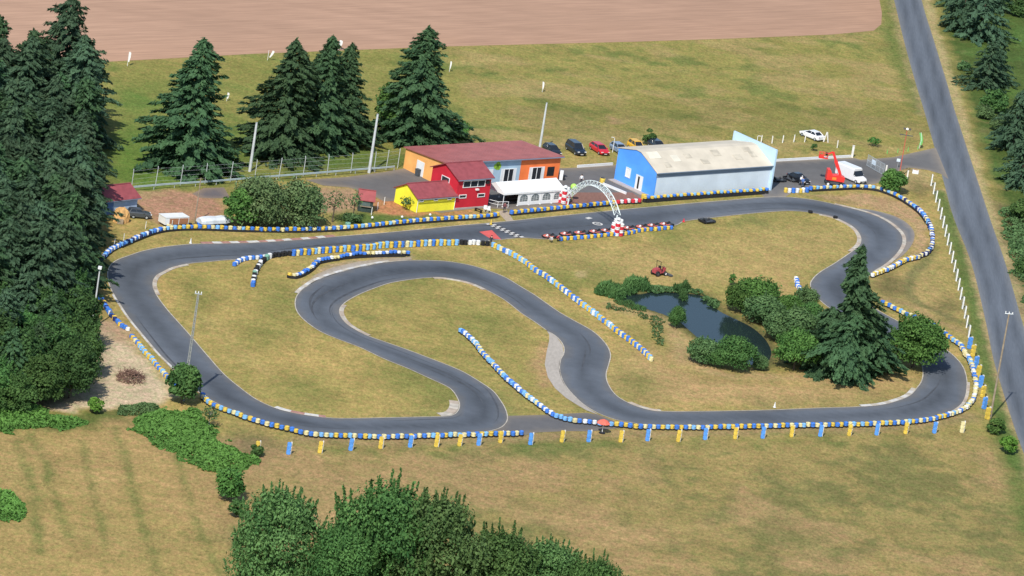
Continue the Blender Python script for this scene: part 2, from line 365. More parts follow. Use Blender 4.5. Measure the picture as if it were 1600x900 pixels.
# bare sand, dirt, verges
blend(C_SAND, region([(150,500),(172,499),(196,522),(225,556),(258,592),(272,622),(240,636),(160,642),(70,640),(62,628),(140,600)], 2.2))
blend((.38,.22,.14), region([(150,500),(180,500),(205,525),(200,540),(170,530)], 3)*.7)
blend(C_PINK, region([(212,310),(260,303),(335,303),(352,325),(350,345),(300,350),(245,346),(214,336)], 2.5))
blend((.42,.27,.17), region([(213,300),(245,298),(262,304),(220,312)], 2.0)*.8)
blend((.40,.25,.17), region([(480,300),(520,295),(570,300),(560,330),(500,335),(470,330)], 3)*.9)
blend(C_EARTH, region([(572,312),(600,312),(622,316),(650,334),(690,335),(730,331),(740,333),(690,339),(640,338),(600,336),(580,331)], 1.5))
blend((.42,.27,.16), region([(1258,305),(1300,305),(1345,301),(1385,306),(1420,324),(1440,343),(1450,362),(1448,385),(1425,402),(1400,411),(1424,385),(1429,368),(1423,352),(1410,342),(1385,332),(1340,322),(1300,314)], 2)*.9)
blend((.30,.22,.10), region([(1262,308),(1300,310),(1340,316),(1330,320),(1290,314)], 1.5)*.7)
blend((.43,.25,.15), region([(838,548),(853,535),(853,560),(850,580),(862,603),(845,600),(832,575)], 2.5)*.85)
blend((.40,.27,.15), region([(950,468),(990,480),(1040,494),(1060,504),(1074,520),(1078,545),(1100,570),(1160,582),(1300,590),(1420,596),(1300,600),(1100,585),(1050,560),(1040,510),(990,492),(950,480)], 3)*.75)
blend((.42,.25,.15), region([(1195,440),(1215,450),(1230,470),(1215,500),(1200,490)], 3)*.6)
blend((.36,.27,.19), region([(468,456),(478,440),(500,424),(545,408),(600,400),(645,400),(645,405),(560,412),(500,430)], 1.2)*.8)
blend((.42,.33,.18), stroke([(1398,-150),(1440,-20),(1463,62),(1484,128),(1512,222),(1536,300),(1577,420),(1610,530),(1650,640)], 1.1, 1.2)*.75)
blend((.36,.265,.15), stroke([(1352,-150),(1393,0),(1410,70),(1428,134),(1440,180)], .8, 1)*.7)
blend((.36,.265,.15), stroke([(1478,300),(1500,372),(1520,430),(1538,505),(1550,565),(1563,610),(1583,670),(1610,750)], 1.3, 1)*.8)
blend((.37,.27,.14), region([(1395,262),(1420,258),(1452,268),(1462,290),(1440,300),(1400,292)], 2)*.8)
# green verges
blend(C_LUSH, stroke([(1468,300),(1486,352),(1500,405),(1514,460),(1527,520),(1540,570),(1556,625),(1572,680),(1590,730)], 1.1, 1)*.85)
blend(C_LUSH, region([(1380,-60),(1396,40),(1418,110),(1438,180),(1425,170),(1398,100),(1380,48)], 3)*.8)
blend(C_LUSH, region([(1545,640),(1570,650),(1600,720),(1640,900),(1600,850),(1570,740)], 3)*.7)
scr = region([(1425,-160),(1462,0),(1480,60),(1506,140),(1532,230),(1556,300),(1590,400),(1640,540),(2400,500),(2400,-400)], 3)
blend((.065,.105,.026), scr*.95); blend((.30,.21,.11), scr*np.clip((n2*.5+n3*.5-.53)*6, 0, .8)*region([(1470,0),(1500,60),(1560,230),(1620,420),(1590,430),(1545,290),(1500,140),(1478,60)], 6, .5))
blend((.13,.10,.065), region([(1550,310),(1600,330),(1640,480),(1600,500),(1565,360)], 3)*(.4+.5*n3))
blend((.09,.16,.04), scr*np.clip((n2-.5)*5, 0, .7))
# forest floor and pond margins
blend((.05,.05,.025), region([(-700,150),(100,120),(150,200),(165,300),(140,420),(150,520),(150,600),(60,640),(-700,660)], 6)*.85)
psd = sdf(X1, Y1, POND)
blend((.085,.095,.035), np.clip(1-np.abs(psd)/2.2, 0, 1)*.8); blend((.05,.045,.03), np.clip(psd/2+.2, 0, 1))
# mown swathes and kart / tractor tracks on the grass
blend((.40,.30,.12), stroke([(1120,420),(1135,395),(1150,375),(1165,365)], .35, .6, .2)*.55)
blend((.40,.30,.12), stroke([(1090,435),(1130,410),(1170,400),(1200,378),(1215,362)], .35, .6, .2)*.5)
for k in range(7): blend((.40,.265,.12), stroke([(1195+k*5,395+k*7),(1215+k*4,430+k*5),(1222+k*3,455+k*3),(1218+k*2,478)], .3, .6, .2)*.35)
blend((.15,.15,.065), stroke([(1458,384),(1447,405),(1425,430),(1420,455),(1432,472),(1470,490),(1505,505)], .9, 1.0, .3)*.7)
blend((.34,.235,.12), stroke([(1380,468),(1420,476),(1460,500),(1505,520)], 1.0, 1.0, .3)*.7)
for c0, c1 in (((1330,440),(.13,.115,.05)), ((1480,480),(.13,.115,.05)), ((1390,440),(.14,.12,.05)), ((1438,297),(.16,.14,.055)), ((1395,450),(.14,.12,.05))):
    g = G(*c0); blend(c1, np.clip(1-np.hypot(jx-g.x, (jy-g.y)*.3)/3.2, 0, 1)*.75)
for k in range(5): blend((.37,.285,.12), stroke([(295+k*13,480+k*6),(330+k*14,520+k*7),(380+k*14,570+k*6)], .25, .5, .2)*.4)
g = G(960,189); blend((.42,.25,.15), np.clip(1.6-np.hypot(jx-g.x, (jy-g.y)*.4)/1.0, 0, 1)*.6)
g = G(916,426); blend((.45,.32,.18), np.clip(1.6-np.hypot(jx-g.x, (jy-g.y)*.3)/.6, 0, 1)*.6)
col *= (.86+.28*fbm(X1*.9, Y1*.7, 55))[:, None]
Z1 = -1.1*np.clip(psd/2.2, 0, 1)
me = bpy.data.meshes.new('ground')
ii = np.arange((ny-1)*(nx-1)); r_, c_ = ii//(nx-1), ii % (nx-1); a0 = r_*nx+c_
F = np.stack([a0, a0+1, a0+nx+1, a0+nx], 1).astype(np.int32)
me.vertices.add(len(X1)); me.vertices.foreach_set('co', np.stack([X1, Y1, Z1], 1).ravel())
me.loops.add(F.size); me.loops.foreach_set('vertex_index', F.ravel())
me.polygons.add(len(F)); me.polygons.foreach_set('loop_start', np.arange(0, F.size, 4, dtype=np.int32))
me.update(calc_edges=True)
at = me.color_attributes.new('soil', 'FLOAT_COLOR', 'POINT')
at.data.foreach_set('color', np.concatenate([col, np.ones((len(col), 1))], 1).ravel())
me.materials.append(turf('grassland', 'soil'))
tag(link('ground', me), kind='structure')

# ------------------------------------------------------------------ flat sheets
def sheet(name, loops, z, mat, spacing=1.3, colour=None):
    allp = np.array([[p[0], p[1]] for lp in loops for p in lp])
    x0, y0 = allp.min(0); x1, y1 = allp.max(0)
    V = [Vector(p) for lp in loops for p in lp]; E = []; o = 0
    for lp in loops:
        n = len(lp); E += [(o+i, o+(i+1) % n) for i in range(n)]; o += n
    def isin(x, y):
        r = np.zeros(x.shape, bool)
        for lp in loops: r ^= inside(x, y, lp)
        return r
    def dist(x, y):
        d = np.full(x.shape, 1e9)
        for lp in loops: d = np.minimum(d, segdist(x, y, lp, True))
        return d
    if spacing:
        xs, ys = np.meshgrid(np.arange(x0, x1, spacing), np.arange(y0, y1, spacing)); xs = xs.ravel(); ys = ys.ravel()
        ok = isin(xs, ys); xs, ys = xs[ok], ys[ok]; ok = dist(xs, ys) > spacing*.45
        V += [Vector((a, b)) for a, b in zip(xs[ok], ys[ok])]
    vs, es, fs, *_ = delaunay_2d_cdt(V, E, [], 0, 1e-5)
    P = np.array([[v.x, v.y] for v in vs]); T = np.array([f for f in fs if len(f) == 3])
    c = P[T].mean(1); T = T[isin(c[:, 0], c[:, 1])]
    me = bpy.data.meshes.new(name); me.from_pydata([(p[0], p[1], z) for p in P], [], [tuple(int(i) for i in t) for t in T])
    me.update()
    if me.polygons and me.polygons[0].normal.z < 0: me.flip_normals()
    if colour is not None:
        cc = colour(P[:, 0], P[:, 1], dist(P[:, 0], P[:, 1]))
        at = me.color_attributes.new('soil', 'FLOAT_COLOR', 'POINT')
        at.data.foreach_set('color', np.concatenate([cc, np.ones((len(cc), 1))], 1).ravel())
    me.materials.append(mat); return link(name, me)
def tone(base, spread, s, edge=None, ew=1.2, sx=.08, sy=.05):
    def f(x, y, d):
        k = 1+spread*(fbm(x*sx, y*sy, s)-.5)*2
        c = np.array(base)[None]*k[:, None]
        if edge is not None:
            e = np.clip(1-d/ew, 0, 1)[:, None]*(.4+.9*fbm(x*.3, y*.3, s+3))[:, None]*.8; e = np.clip(e, 0, 1)
            c = c*(1-e)+np.array(edge)*e
        return c
    return f
def track_tone(x, y, d):
    k = 1+.5*(fbm(x*.06, y*.05, 13)-.5)+.3*(fbm(x*.3, y*.25, 14)-.5)
    c = np.array((.118,.133,.154))[None]*k[:, None]
    line = np.clip((d-1.6)/2.0, 0, 1)*(.35+.9*fbm(x*.09, y*.05, 33))
    c = c*(1-.42*np.clip(line, 0, 1))[:, None]
    e = np.clip(1-d/.9, 0, 1)[:, None]*.45
    return c*(1-e)+np.array((.20,.175,.14))*e
ASPH = vcol('asphalt', 'soil', .8, (6.0, .10), (.5, .10), (1, 1, 1))
TARM = vcol('old_tarmac', 'soil', .85, (5.0, .14), (.9, .09), (1, .06, 1))
_e = G(1300,54)-G(160,97)
PLOUGH = vcol('ploughed_soil', 'soil', .95, (2.0, .16), (1.1, .13), (.05, .9, 1), 0.0, math.atan2(_e.y, _e.x))
BARE = vcol('bare_earth', 'soil', .95, (2.5, .16), (.3, .10), (1, .3, 1))
def road_tone(x, y, d):
    c = np.array((.14,.158,.182))[None]*(1+.3*(fbm(x*.25, y*.03, 2)-.5)+.12*(fbm(x*.35, y*.10, 72)-.5))[:, None]
    t = np.exp(-((d-1.55)/.5)**2)*.30*(.6+.8*fbm(x*.4, y*.02, 71))
    c = c*(1-t)[:, None]
    e = np.clip(1-d/.8, 0, 1)[:, None]*.5
    return c*(1-e)+np.array((.23,.225,.21))*e
def field_tone(x, y, d):
    c = np.array((.425,.262,.175))[None]*(1+.20*(fbm(x*.02, y*.012, 4)-.5)+.22*(fbm(x*.03, y*.5, 6)-.5))[:, None]
    e = np.clip(1-d/14, 0, 1)[:, None]*.25*(fbm(x*.06, y*.05, 61))[:, None]*2
    return c*(1-e)+np.array((.47,.27,.165))*e
tag(sheet('field', [FIELD], .015, PLOUGH, 2.6, field_tone), kind='structure')
tag(sheet('road', [ROADL+ROADR[::-1]], .02, TARM, .9, road_tone), kind='structure')
tag(sheet('parking_yard', [YARD_A], .02, ASPH, 1.5, tone((.150,.142,.136), .3, 41, (.30,.24,.17), 2.0)), kind='structure')
tag(sheet('entrance_yard', [YARD_B], .03, ASPH, 1.5, tone((.165,.160,.155), .35, 42, (.30,.25,.19), 1.6)), kind='structure')
tag(sheet('patio', [PATIO], .035, BARE, 1.2, tone((.28,.15,.115), .3, 43)), kind='structure')
tag(sheet('track_link', [CONNECT], .025, ASPH, 1.4, tone((.135,.132,.132), .3, 44, (.24,.2,.15), 1.5)), kind='structure')
tag(sheet('run_off_strip', [RUNOFF_R], .025, ASPH, 1.2, tone((.165,.168,.172), .2, 45, (.33,.27,.21), .8)), kind='structure')
tag(sheet('run_off_strip', [RUNOFF_L], .025, ASPH, 1.2, tone((.20,.19,.18), .2, 46, (.33,.27,.21), .6)), kind='structure')
tag(sheet('race_track', [EO, EI], .04, ASPH, 1.3, track_tone), kind='structure')
tag(sheet('concrete_run_off', [CONC], .055, BARE, 1.2, tone((.40,.36,.31), .25, 47)), kind='structure')
tag(sheet('concrete_run_off', [HAIRPIN_CONC], .055, BARE, 1.2, tone((.34,.30,.25), .3, 48, (.36,.28,.18), .8)), kind='structure')
tag(sheet('dark_gravel', [W([(300,303),(318,294),(350,293),(360,310),(330,310),(312,309)])], .018, ASPH, 1.0, tone((.17,.15,.15), .4, 50, (.3,.22,.15), 1.5)), kind='structure')
tag(sheet('footpath', [W([(776,330),(792,328),(803,346),(792,347)])], .03, BARE, 1.0, tone((.42,.34,.25), .2, 51)), kind='structure')
# pond
wm = bpy.data.materials.new('pond_water'); N, L = nt(wm); b = N['Principled BSDF']
b.inputs['Base Color'].default_value = (.018, .032, .032, 1); b.inputs['Roughness'].default_value = .09; b.inputs['IOR'].default_value = 1.33; b.inputs['Specular IOR Level'].default_value = .38
ns = N.new('ShaderNodeTexNoise'); ns.inputs['Scale'].default_value = 2.2; ns.inputs['Detail'].default_value = 3
gm = N.new('ShaderNodeNewGeometry'); L.new(gm.outputs['Position'], ns.inputs['Vector'])
bp = N.new('ShaderNodeBump'); bp.inputs['Strength'].default_value = .05; bp.inputs['Distance'].default_value = .05
L.new(ns.outputs['Fac'], bp.inputs['Height']); L.new(bp.outputs[0], b.inputs['Normal'])
pc = sum(POND, Vector((0, 0)))/len(POND)
tag(sheet('pond_water', [[pc+(p-pc)*1.0 for p in POND]], -.22, wm, 0), kind='structure')

# ------------------------------------------------------------------ painted lines and kerbs
P_CREAM = paint('kerb_cream', (.50,.45,.37), .8, .25, 1.2); P_WHITE = paint('road_white', (.60,.58,.54), .8, .2, 2.0)
P_KRED = paint('kerb_red', (.40,.21,.17), .8, .25, 1.2); P_KPINK = paint('kerb_concrete', (.45,.37,.29), .9, .25, .8)
P_REDMAT = paint('start_box_red', (.66,.115,.10), .7, .12, 1.0)
def offset(pts, d, closed=False):
    P = [Vector(p) for p in pts]; n = len(P); out = []
    for i in range(n):
        a, b2 = (P[i-1], P[(i+1) % n]) if closed else (P[max(i-1, 0)], P[min(i+1, n-1)])
        t = (b2-a).normalized(); out.append(P[i]+Vector((-t.y, t.x))*d)
    return out
def ribbon(name, pts, d0, d1, z, mats, period=0, closed=False, h=0.0):
    A, B = offset(pts, d0, closed), offset(pts, d1, closed); mb = MB(); n = len(pts); acc = 0
    for i in range(n if closed else n-1):
        j = (i+1) % n; mi = 0
        if period: mi = int(acc/period) % 2; acc += (Vector(pts[j])-Vector(pts[i])).length
        mb._add([(*A[i], z), (*B[i], z), (*B[j], z), (*A[j], z)], [(0, 1, 2, 3)], mi)
        if h:
            for Q in (A, B): mb._add([(*Q[i], z-h), (*Q[j], z-h), (*Q[j], z), (*Q[i], z)], [(0, 1, 2, 3)], mi)
    return mb.build(name, mats)
def lens(edge_pts, a, b, closed=True):
    """part of an outline between two survey points"""
    A, B = G(*a).to_2d(), G(*b).to_2d(); n = len(edge_pts)
    ia = min(range(n), key=lambda i: (edge_pts[i]-A).length); ib = min(range(n), key=lambda i: (edge_pts[i]-B).length)
    return edge_pts[ia:ib+1] if ia <= ib else edge_pts[ia:]+edge_pts[:ib+1]
def area(p): return sum(p[i].x*p[(i+1) % len(p)].y-p[(i+1) % len(p)].x*p[i].y for i in range(len(p)))
tag(ribbon('edge_line', EI, -.08, .06, .055, P_CREAM, 0, True), kind='structure')
tag(ribbon('edge_line', EO, -.06, .08, .055, P_CREAM, 0, True), kind='structure')
def kerb(edge, a, b, d0, d1, mats, period, z=.085):
    o = ribbon('kerb', resample(lens(edge, a, b), .5), d0, d1, z, mats, period, False, .08); return tag(o, kind='structure')
s_in = 1 if area(EI) > 0 else -1; s_out = -1 if area(EO) > 0 else 1     # side pointing away from the asphalt
kerb(EO, (530,370), (312,381), 0, .8*s_out, [P_KRED, P_WHITE], 1.6)
kerb(EI, (290,413), (246,462), 0, .55*s_in, [P_CREAM, P_KPINK], 1.6)
kerb(EI, (425,636), (515,653), 0, .8*s_in, [P_WHITE, P_KRED], 2.0)
kerb(EI, (690,651), (716,625), .1*s_in, 1.4*s_in, [P_CREAM, P_KPINK], 2.4)
kerb(EI, (465,460), (612,409), 0, .6*s_in, [P_CREAM, P_WHITE], 1.6)
kerb(EO, (575,525), (536,476), 0, .6*s_out, [P_KPINK, P_CREAM], 2.2)
kerb(EO, (675,434), (760,454), 0, .6*s_out, [P_KPINK, P_CREAM], 2.2)
kerb(EI, (980,629), (1036,643), 0, .7*s_in, [P_KPINK, P_CREAM], 1.6)
kerb(EI, (1345,635), (1432,607), 0, .7*s_in, [P_WHITE, P_CREAM], 1.6)
kerb(EI, (1330,394), (1280,335), 0, .6*s_in, [P_KPINK, P_CREAM], 2.0)
kerb(EO, (1368,424), (1300,318.5), -.1*s_out, .5*s_out, [P_CREAM, P_KPINK], 3.0)
kerb(EO, (1470,650), (1512,597), 0, .4*s_out, [P_CREAM, P_KPINK], 3.0)
kerb(EO, (178,461), (275,579), 0, .3*s_out, [P_WHITE, P_CREAM], 3.0)
SKID = paint('rubber_on_asphalt', (.072,.077,.086), .75, .25, .6)
rk = random.Random(4)
for k in range(26):
    loop, sg = (EI, -s_in) if k % 2 else (EO, -s_out)
    i0 = rk.randrange(len(loop)); n_ = rk.randrange(14, 40); seg = [loop[(i0+q) % len(loop)] for q in range(n_)]
    o0 = rk.uniform(1.2, 4.2); wv = rk.uniform(.10, .22); base = offset(seg, 0); c0 = offset(seg, sg*o0)
    dr = rk.uniform(-.06, .06); A = []; B = []
    for q, p in enumerate(base):
        v = (c0[q]-p)/o0; w_ = wv*math.sin(math.pi*(q+.3)/(n_-.4)); A.append(p+v*(o0+dr*q-w_)); B.append(p+v*(o0+dr*q+w_))
    mb = MB()
    for q in range(n_-1): mb._add([(*A[q], .046+k*.0004), (*B[q], .046+k*.0004), (*B[q+1], .046+k*.0004), (*A[q+1], .046+k*.0004)], [(0,1,2,3)])
    tag(mb.build('tyre_mark', SKID), kind='structure')
# chequered finish line, red start box, grid marks
a, b = G(764,349.5).to_2d(), G(814,371.5).to_2d(); t = (b-a).normalized(); nn = Vector((-t.y, t.x)); Lf = (b-a).length; mb = MB()
P_BLACK = paint('line_black', (.03,.03,.032), .8)
ncell = 14
for i in range(ncell):
    for j in range(2):
        q = a+t*(Lf*i/ncell)+nn*(j*.75-.75); e = t*(Lf/ncell); f = nn*.75
        mb._add([(*q, .052), (*(q+e), .052), (*(q+e+f), .052), (*(q+f), .052)], [(0, 1, 2, 3)], (i+j) % 2)
tag(mb.build('finish_line', [P_WHITE, P_BLACK]), kind='structure')
mb = MB(); mb.poly([(*p, .054) for p in W([(748.7,362.7),(765.5,373),(783,374.5),(768.5,360)])])
tag(mb.build('start_box_marking', P_REDMAT), kind='structure')
mb = MB(); mb.poly([(*p, .052) for p in W([(914,341),(920,339.5),(926,341.5),(919,343)])]); tag(mb.build('grid_marking', P_WHITE), kind='structure')
g = G(933.5, 350).to_2d(); mb = MB()
mb.lathe([(.55,0),(.85,0),(.85,.006),(.55,.006)], 20, (g.x, g.y, .052), 0, None, True); mb.box((g.x, g.y, .060), (.5,.25,.004)); tag(mb.build('grid_marking', P_WHITE), kind='structure')

# ------------------------------------------------------------------ tyre barriers
TY = {'blue': (.055,.20,.64), 'sky': (.20,.46,.80), 'yellow': (.70,.50,.08), 'cream': (.72,.64,.34), 'white': (.74,.75,.74), 'navy': (.02,.03,.14), 'black': (.018,.018,.02), 'red': (.62,.03,.05), 'green': (.2,.4,.3), 'azure': (.10,.31,.76)}
TM = {k: paint('tyre_paint_'+k, v, .5 if k != 'black' else .75, .22, 3.0) for k, v in TY.items()}
def stack_mesh(colour, n=4, r=.335, h=.185, bare=1):
    mb = MB()
    for i in range(n):
        z = i*h; mi = 1 if i < bare else 0; dx, dy = random.uniform(-.02, .02), random.uniform(-.02, .02); k = r*random.uniform(.97, 1.02)
        prof = [(k*.52, z+.03), (k*.62, z), (k*.92, z+.015), (k, z+h*.3), (k, z+h*.7), (k*.92, z+h-.012), (k*.62, z+h), (k*.52, z+h-.03)]
        mb.lathe(prof, 12, (dx, dy, 0), mi, None, True)
    me = mb.mesh('tyre_stack', [TM[colour], TM['black']]); me.polygons.foreach_set('use_smooth', [True]*len(me.polygons)); return me
STK = {}
def stk(c, n, bare):
    k = (c, n, bare)
    if k not in STK: STK[k] = stack_mesh(c, n, bare=bare)
    return STK[k]
CN = {'blue': 'blue', 'sky': 'pale blue', 'yellow': 'yellow', 'cream': 'cream', 'white': 'white', 'navy': 'navy blue', 'black': 'unpainted black', 'red': 'red', 'green': 'faded green', 'azure': 'azure'}
def cyc(*s): return lambda i, q: s[i % len(s)]
def mixed(a, b): return lambda i, q: random.choice(a) if i % 2 == 0 else random.choice(b)
BAR = [   # where it runs, survey line, colours, tyres per stack, bare bottom tyres
 ('left end of the long barrier beside the wood', [(158,408),(165,402),(172,395),(187,387),(200,382),(215,375),(232,368),(250,363)], mixed(['blue','blue','navy'],['white','sky','white']), 4, 1),
 ('long barrier in front of the huts', [(251,362),(270,360),(300,359),(340,360),(380,361.5),(430,363),(480,362.5),(520,361),(560,358),(600,354),(650,349),(700,345),(750,342),(780,339)], mixed(['blue','blue','blue','sky'],['yellow','yellow','cream']), 4, 1),
 ('barrier in front of the white tent', [(799,336),(850,331),(900,326),(950,321.5),(962,320)], cyc('blue','yellow'), 4, 1),
 ('short red and white barrier by the blue gable', [(966,319.5),(985,318.5),(1003,317.5)], cyc('red','white'), 4, 1),
 ('barrier along the white hangar wall', [(1007,316),(1050,312.5),(1100,309),(1150,305.5),(1197,302)], cyc('yellow','blue','yellow','sky'), 5, 3),
 ('barrier start beside the hangar', [(1227,301),(1239,301.5),(1250,301),(1264,300)], cyc('yellow','white','blue','white'), 4, 0),
 ('barrier behind the white van curve', [(1266,298.5),(1285,297.5),(1330,295.5),(1345,295.5),(1370,298),(1390,304.5),(1406,312)], mixed(['blue','sky'],['yellow','cream']), 4, 1),
 ('right hand barrier around the top bend', [(1408,313),(1430,327.5),(1443,340),(1450,351),(1455,365),(1456.5,378),(1455,389),(1447,399),(1430,406.5)], mixed(['blue','navy','blue'],['white','sky','cream']), 4, 1),
 ('barrier between top bend and pine', [(1428,407),(1412,411),(1395,421),(1375,429),(1360,434)], mixed(['white','yellow','cream'],['blue','white','yellow']), 4, 1),
 ('barrier behind the round tree', [(1379,477),(1400,487),(1417,495),(1435,502),(1450,507),(1465,518),(1482,530),(1500,543)], mixed(['blue','blue','sky'],['cream','yellow','cream']), 4, 1),
 ('barrier around the lower right hairpin', [(1501,544),(1507,556),(1513,564),(1517,572),(1521,587),(1524,606),(1522,621),(1515,635),(1500,646),(1480,652.5)], mixed(['cream','white','sky','cream'],['cream','blue','cream','white']), 4, 1),
 ('long barrier along the lower straight', [(1479,653),(1457,658.5),(1430,662.5),(1400,665),(1350,667),(1300,668),(1250,669),(1200,670),(1100,672),(1050,672),(1000,671),(970,668),(937,666)], mixed(['blue','blue','sky','blue'],['yellow','yellow','cream','cream']), 4, 1),
 ('diagonal barrier between the two hairpins', [(936,666),(917,663),(900,662),(880,658),(865,653),(850,643),(835,631),(820,621),(805,608),(792,597),(777,581),(765,568),(755,558),(745,544),(733,531),(718,519)], mixed(['blue','blue','sky'],['white','sky','white','cream']), 4, 1),
 ('lower left barrier along the bottom bend', [(315,622),(321,629),(332,637),(347,643.5),(362,648),(382,656),(400,662),(420,668),(440,672.5),(460,677),(472,680.5),(500,684),(530,685),(560,686),(600,687),(650,686),(700,684.5),(725,684),(750,683),(787,682.5),(817,681.5)], mixed(['blue','blue','sky'],['yellow','cream','yellow','cream']), 4, 1),
 ('left barrier beside the sandy patch', [(155,466),(163,478),(172,492),(180,502),(190,511),(199,517)], mixed(['yellow','blue'],['white','navy','blue']), 3, 0),
 ('left barrier curving past the brush pile', [(205,528),(215,539),(227,554),(237,564),(250,580),(260,591),(272,604)], mixed(['blue','sky'],['yellow','cream']), 3, 0),
 ('inner barrier tail of black and white tyres', [(395,448),(396,440),(398,430),(402,421),(407,414),(415,407),(426,403),(440,400.5),(452,399.5)], lambda i, q: 'blue' if i < 2 else random.choice(['black','white','black','green','black']), 4, 0),
 ('inner barrier below the finish straight', [(458,399.5),(485,398),(505,395.5),(530,393.5),(555,392.5),(575,390.5),(597,387.5),(625,386.5),(650,385.5),(675,384),(700,383.5),(717,383)], mixed(['blue','blue','sky'],['yellow','yellow','cream']), 5, 0),
 ('inner barrier gap of black tyres by the red box', [(721,382.5),(740,382.5),(764,384)], lambda i, q: random.choice(['black','black','white','black']), 4, 0),
 ('diagonal barrier above the pond', [(770,386),(790,396),(815,409),(837,426),(855,437),(890,464),(915,483),(940,502),(962,519),(985,536),(1002,549),(1019,566)], mixed(['blue','blue','sky'],['yellow','cream','white','yellow']), 4, 0),
 ('short blue and white arc inside the left bend', [(366,415.5),(377,408.5),(392,405.5),(414,404.5)], cyc('blue','white'), 3, 0),
 ('curved barrier above the upper hairpin', [(451,434),(460,435),(472,431),(485,423),(492,416),(500,411),(520,408),(540,404),(562,401),(587,401),(612,399),(639,400)], lambda i, q: 'yellow' if i < 1 else random.choice(['blue','white','blue','cream','blue']), 4, 2),
 ('low barrier behind the parked karts', [(876,376),(911,373),(951,369),(978,367),(1003,362),(1028,360),(1053,357.5)], cyc('blue','yellow'), 3, 0),
 ('short curved row on the grass by the pine', [(1244,438),(1245,445),(1247,451),(1251,458)], cyc('white','blue'), 3, 0),
]
stacks = []
for where, px, fn, n, bare in BAR:
    for i, p in enumerate(resample(smooth(W(px)), .70)):
        q = p+Vector((random.uniform(-.08, .08), random.uniform(-.10, .10)))
        stacks.append((where, fn(i, q), q, n, bare))
for i, p in enumerate(resample(smooth(W([(258,354),(280,352),(320,354),(350,356),(372,357)])), .8)):   # loose second row of old tyres
    stacks.append(('jumbled second row behind the barrier left of the willow', random.choice(['black','white','black','cream','blue','black']), p+Vector((random.uniform(-.5,.5), random.uniform(-1.5,1.5))), random.choice([2,3,4]), 0))
stacks.sort(key=lambda s: s[2].y)
PL = lambda c: CN[c]
rest = MB(); RM = list(TY); TMs = [TM[k] for k in RM]
for i, (where, c, p, n, bare) in enumerate(stacks):
    rz = random.uniform(0, 6.28)
    if i < 300:
        o = link('tyre_stack', stk(c, n, bare), None, (p.x, p.y, .03), rz); o.rotation_euler = (random.gauss(0,.035), random.gauss(0,.035), rz); o.scale = (random.uniform(.93,1.07),)*2+(random.uniform(.88,1.06),)
        tag(o, '%s painted tyre stack in the %s' % (PL(c), where) if c != 'black' else 'black unpainted tyre stack in the %s' % where, 'tyre stack', '%s tyre stacks in the %s' % (PL(c), where))
    else:
        me = stk(c, n, bare); M = Matrix.Rotation(rz, 3, 'Z') @ Matrix.Rotation(random.gauss(0,.035), 3, 'X') @ Matrix.Diagonal((random.uniform(.93,1.07), random.uniform(.93,1.07), random.uniform(.88,1.06))); off = Vector((p.x, p.y, .03))
        rest._add([M @ v.co+off for v in me.vertices], [tuple(f.vertices) for f in me.polygons], 0)
        k = len(me.polygons); mi = [RM.index(c) if f.material_index == 0 else RM.index('black') for f in me.polygons]; rest.m[-k:] = mi
tag(rest.build('tyre_barrier', TMs, sm=True), 'rows of blue, yellow and white painted tyres lining the upper parts of the kart track', 'tyre barrier', kind='stuff')
print('tyre stacks', len(stacks))
# black rubber skirts on the track side of the barriers
RUB = paint('rubber_belt', (.022,.022,.024), .7, .2, 2.0)
def skirt(px, d, h, label):
    pts = offset(resample(smooth(W(px)), .9), d); mb = MB()
    for u, v in zip(pts, pts[1:]):
        t = (v-u).normalized(); nn = Vector((-t.y, t.x))*.03
        mb._add([(*(u-nn), .03), (*(v-nn), .03), (*(v+nn), .03), (*(u+nn), .03), (*(u-nn), h), (*(v-nn), h), (*(v+nn), h), (*(u+nn), h)], [(0,1,5,4), (2,3,7,6), (4,5,6,7), (1,2,6,5), (3,0,4,7)])
    return tag(mb.build('rubber_skirt', RUB), label, 'rubber skirt')
skirt([(187,387),(215,375),(250,363),(300,359),(380,361.5),(480,362.5),(560,358),(650,349),(750,342),(780,339)], -.42, .36, 'long black rubber belt along the foot of the barrier by the huts')
skirt([(799,336),(850,331),(900,326),(950,321.5),(962,320)], -.42, .34, 'black rubber belt at the foot of the barrier by the tent')
skirt([(1007,316),(1050,312.5),(1100,309),(1150,305.5),(1197,302)], -.42, .55, 'deep black rubber belt under the tyres along the white hangar')
skirt([(1266,298.5),(1285,297.5),(1330,295.5),(1345,295.5),(1370,298),(1390,304.5),(1408,313),(1430,327.5),(1443,340),(1450,351)], -.42, .4, 'black rubber belt inside the barrier around the top right bend')
skirt([(451,434),(460,435),(472,431),(485,423),(492,416),(500,411),(540,404),(587,401),(639,400)], -.42, .42, 'black rubber belt below the curved barrier over the upper hairpin')
# ================================================================== buildings
ROOF_RED = paint('roof_sheet_red', (.375,.128,.118), .55, .14, .5); ROOF_DARK = paint('roof_tile_dark_red', (.29,.070,.078), .7, .16, 1.2)
OCHRE = paint('render_apricot', (.90,.45,.14), .8, .13, .5); ORANGE = paint('render_orange', (.95,.22,.06), .8, .13, .5)
PALEB = paint('render_pale_blue', (.40,.55,.66), .8, .13, .5); RED = paint('render_red', (.56,.022,.040), .75, .13, .5)
YELLOW = paint('render_yellow', (.88,.82,.05), .8, .13, .5); WHITEP = paint('white_gloss', (.80,.81,.80), .5, .06, 1.0)
BLUEW = paint('cladding_blue', (.10,.36,.95), .55, .13, .4); WALLW = paint('cladding_pale', (.66,.74,.80), .6, .08, .35)
EAVE_GREY = paint('eave_grey', (.20,.26,.34), .6, .08, .5); FIBRO = paint('fibre_cement', (.60,.54,.43), .9, .10, .45)
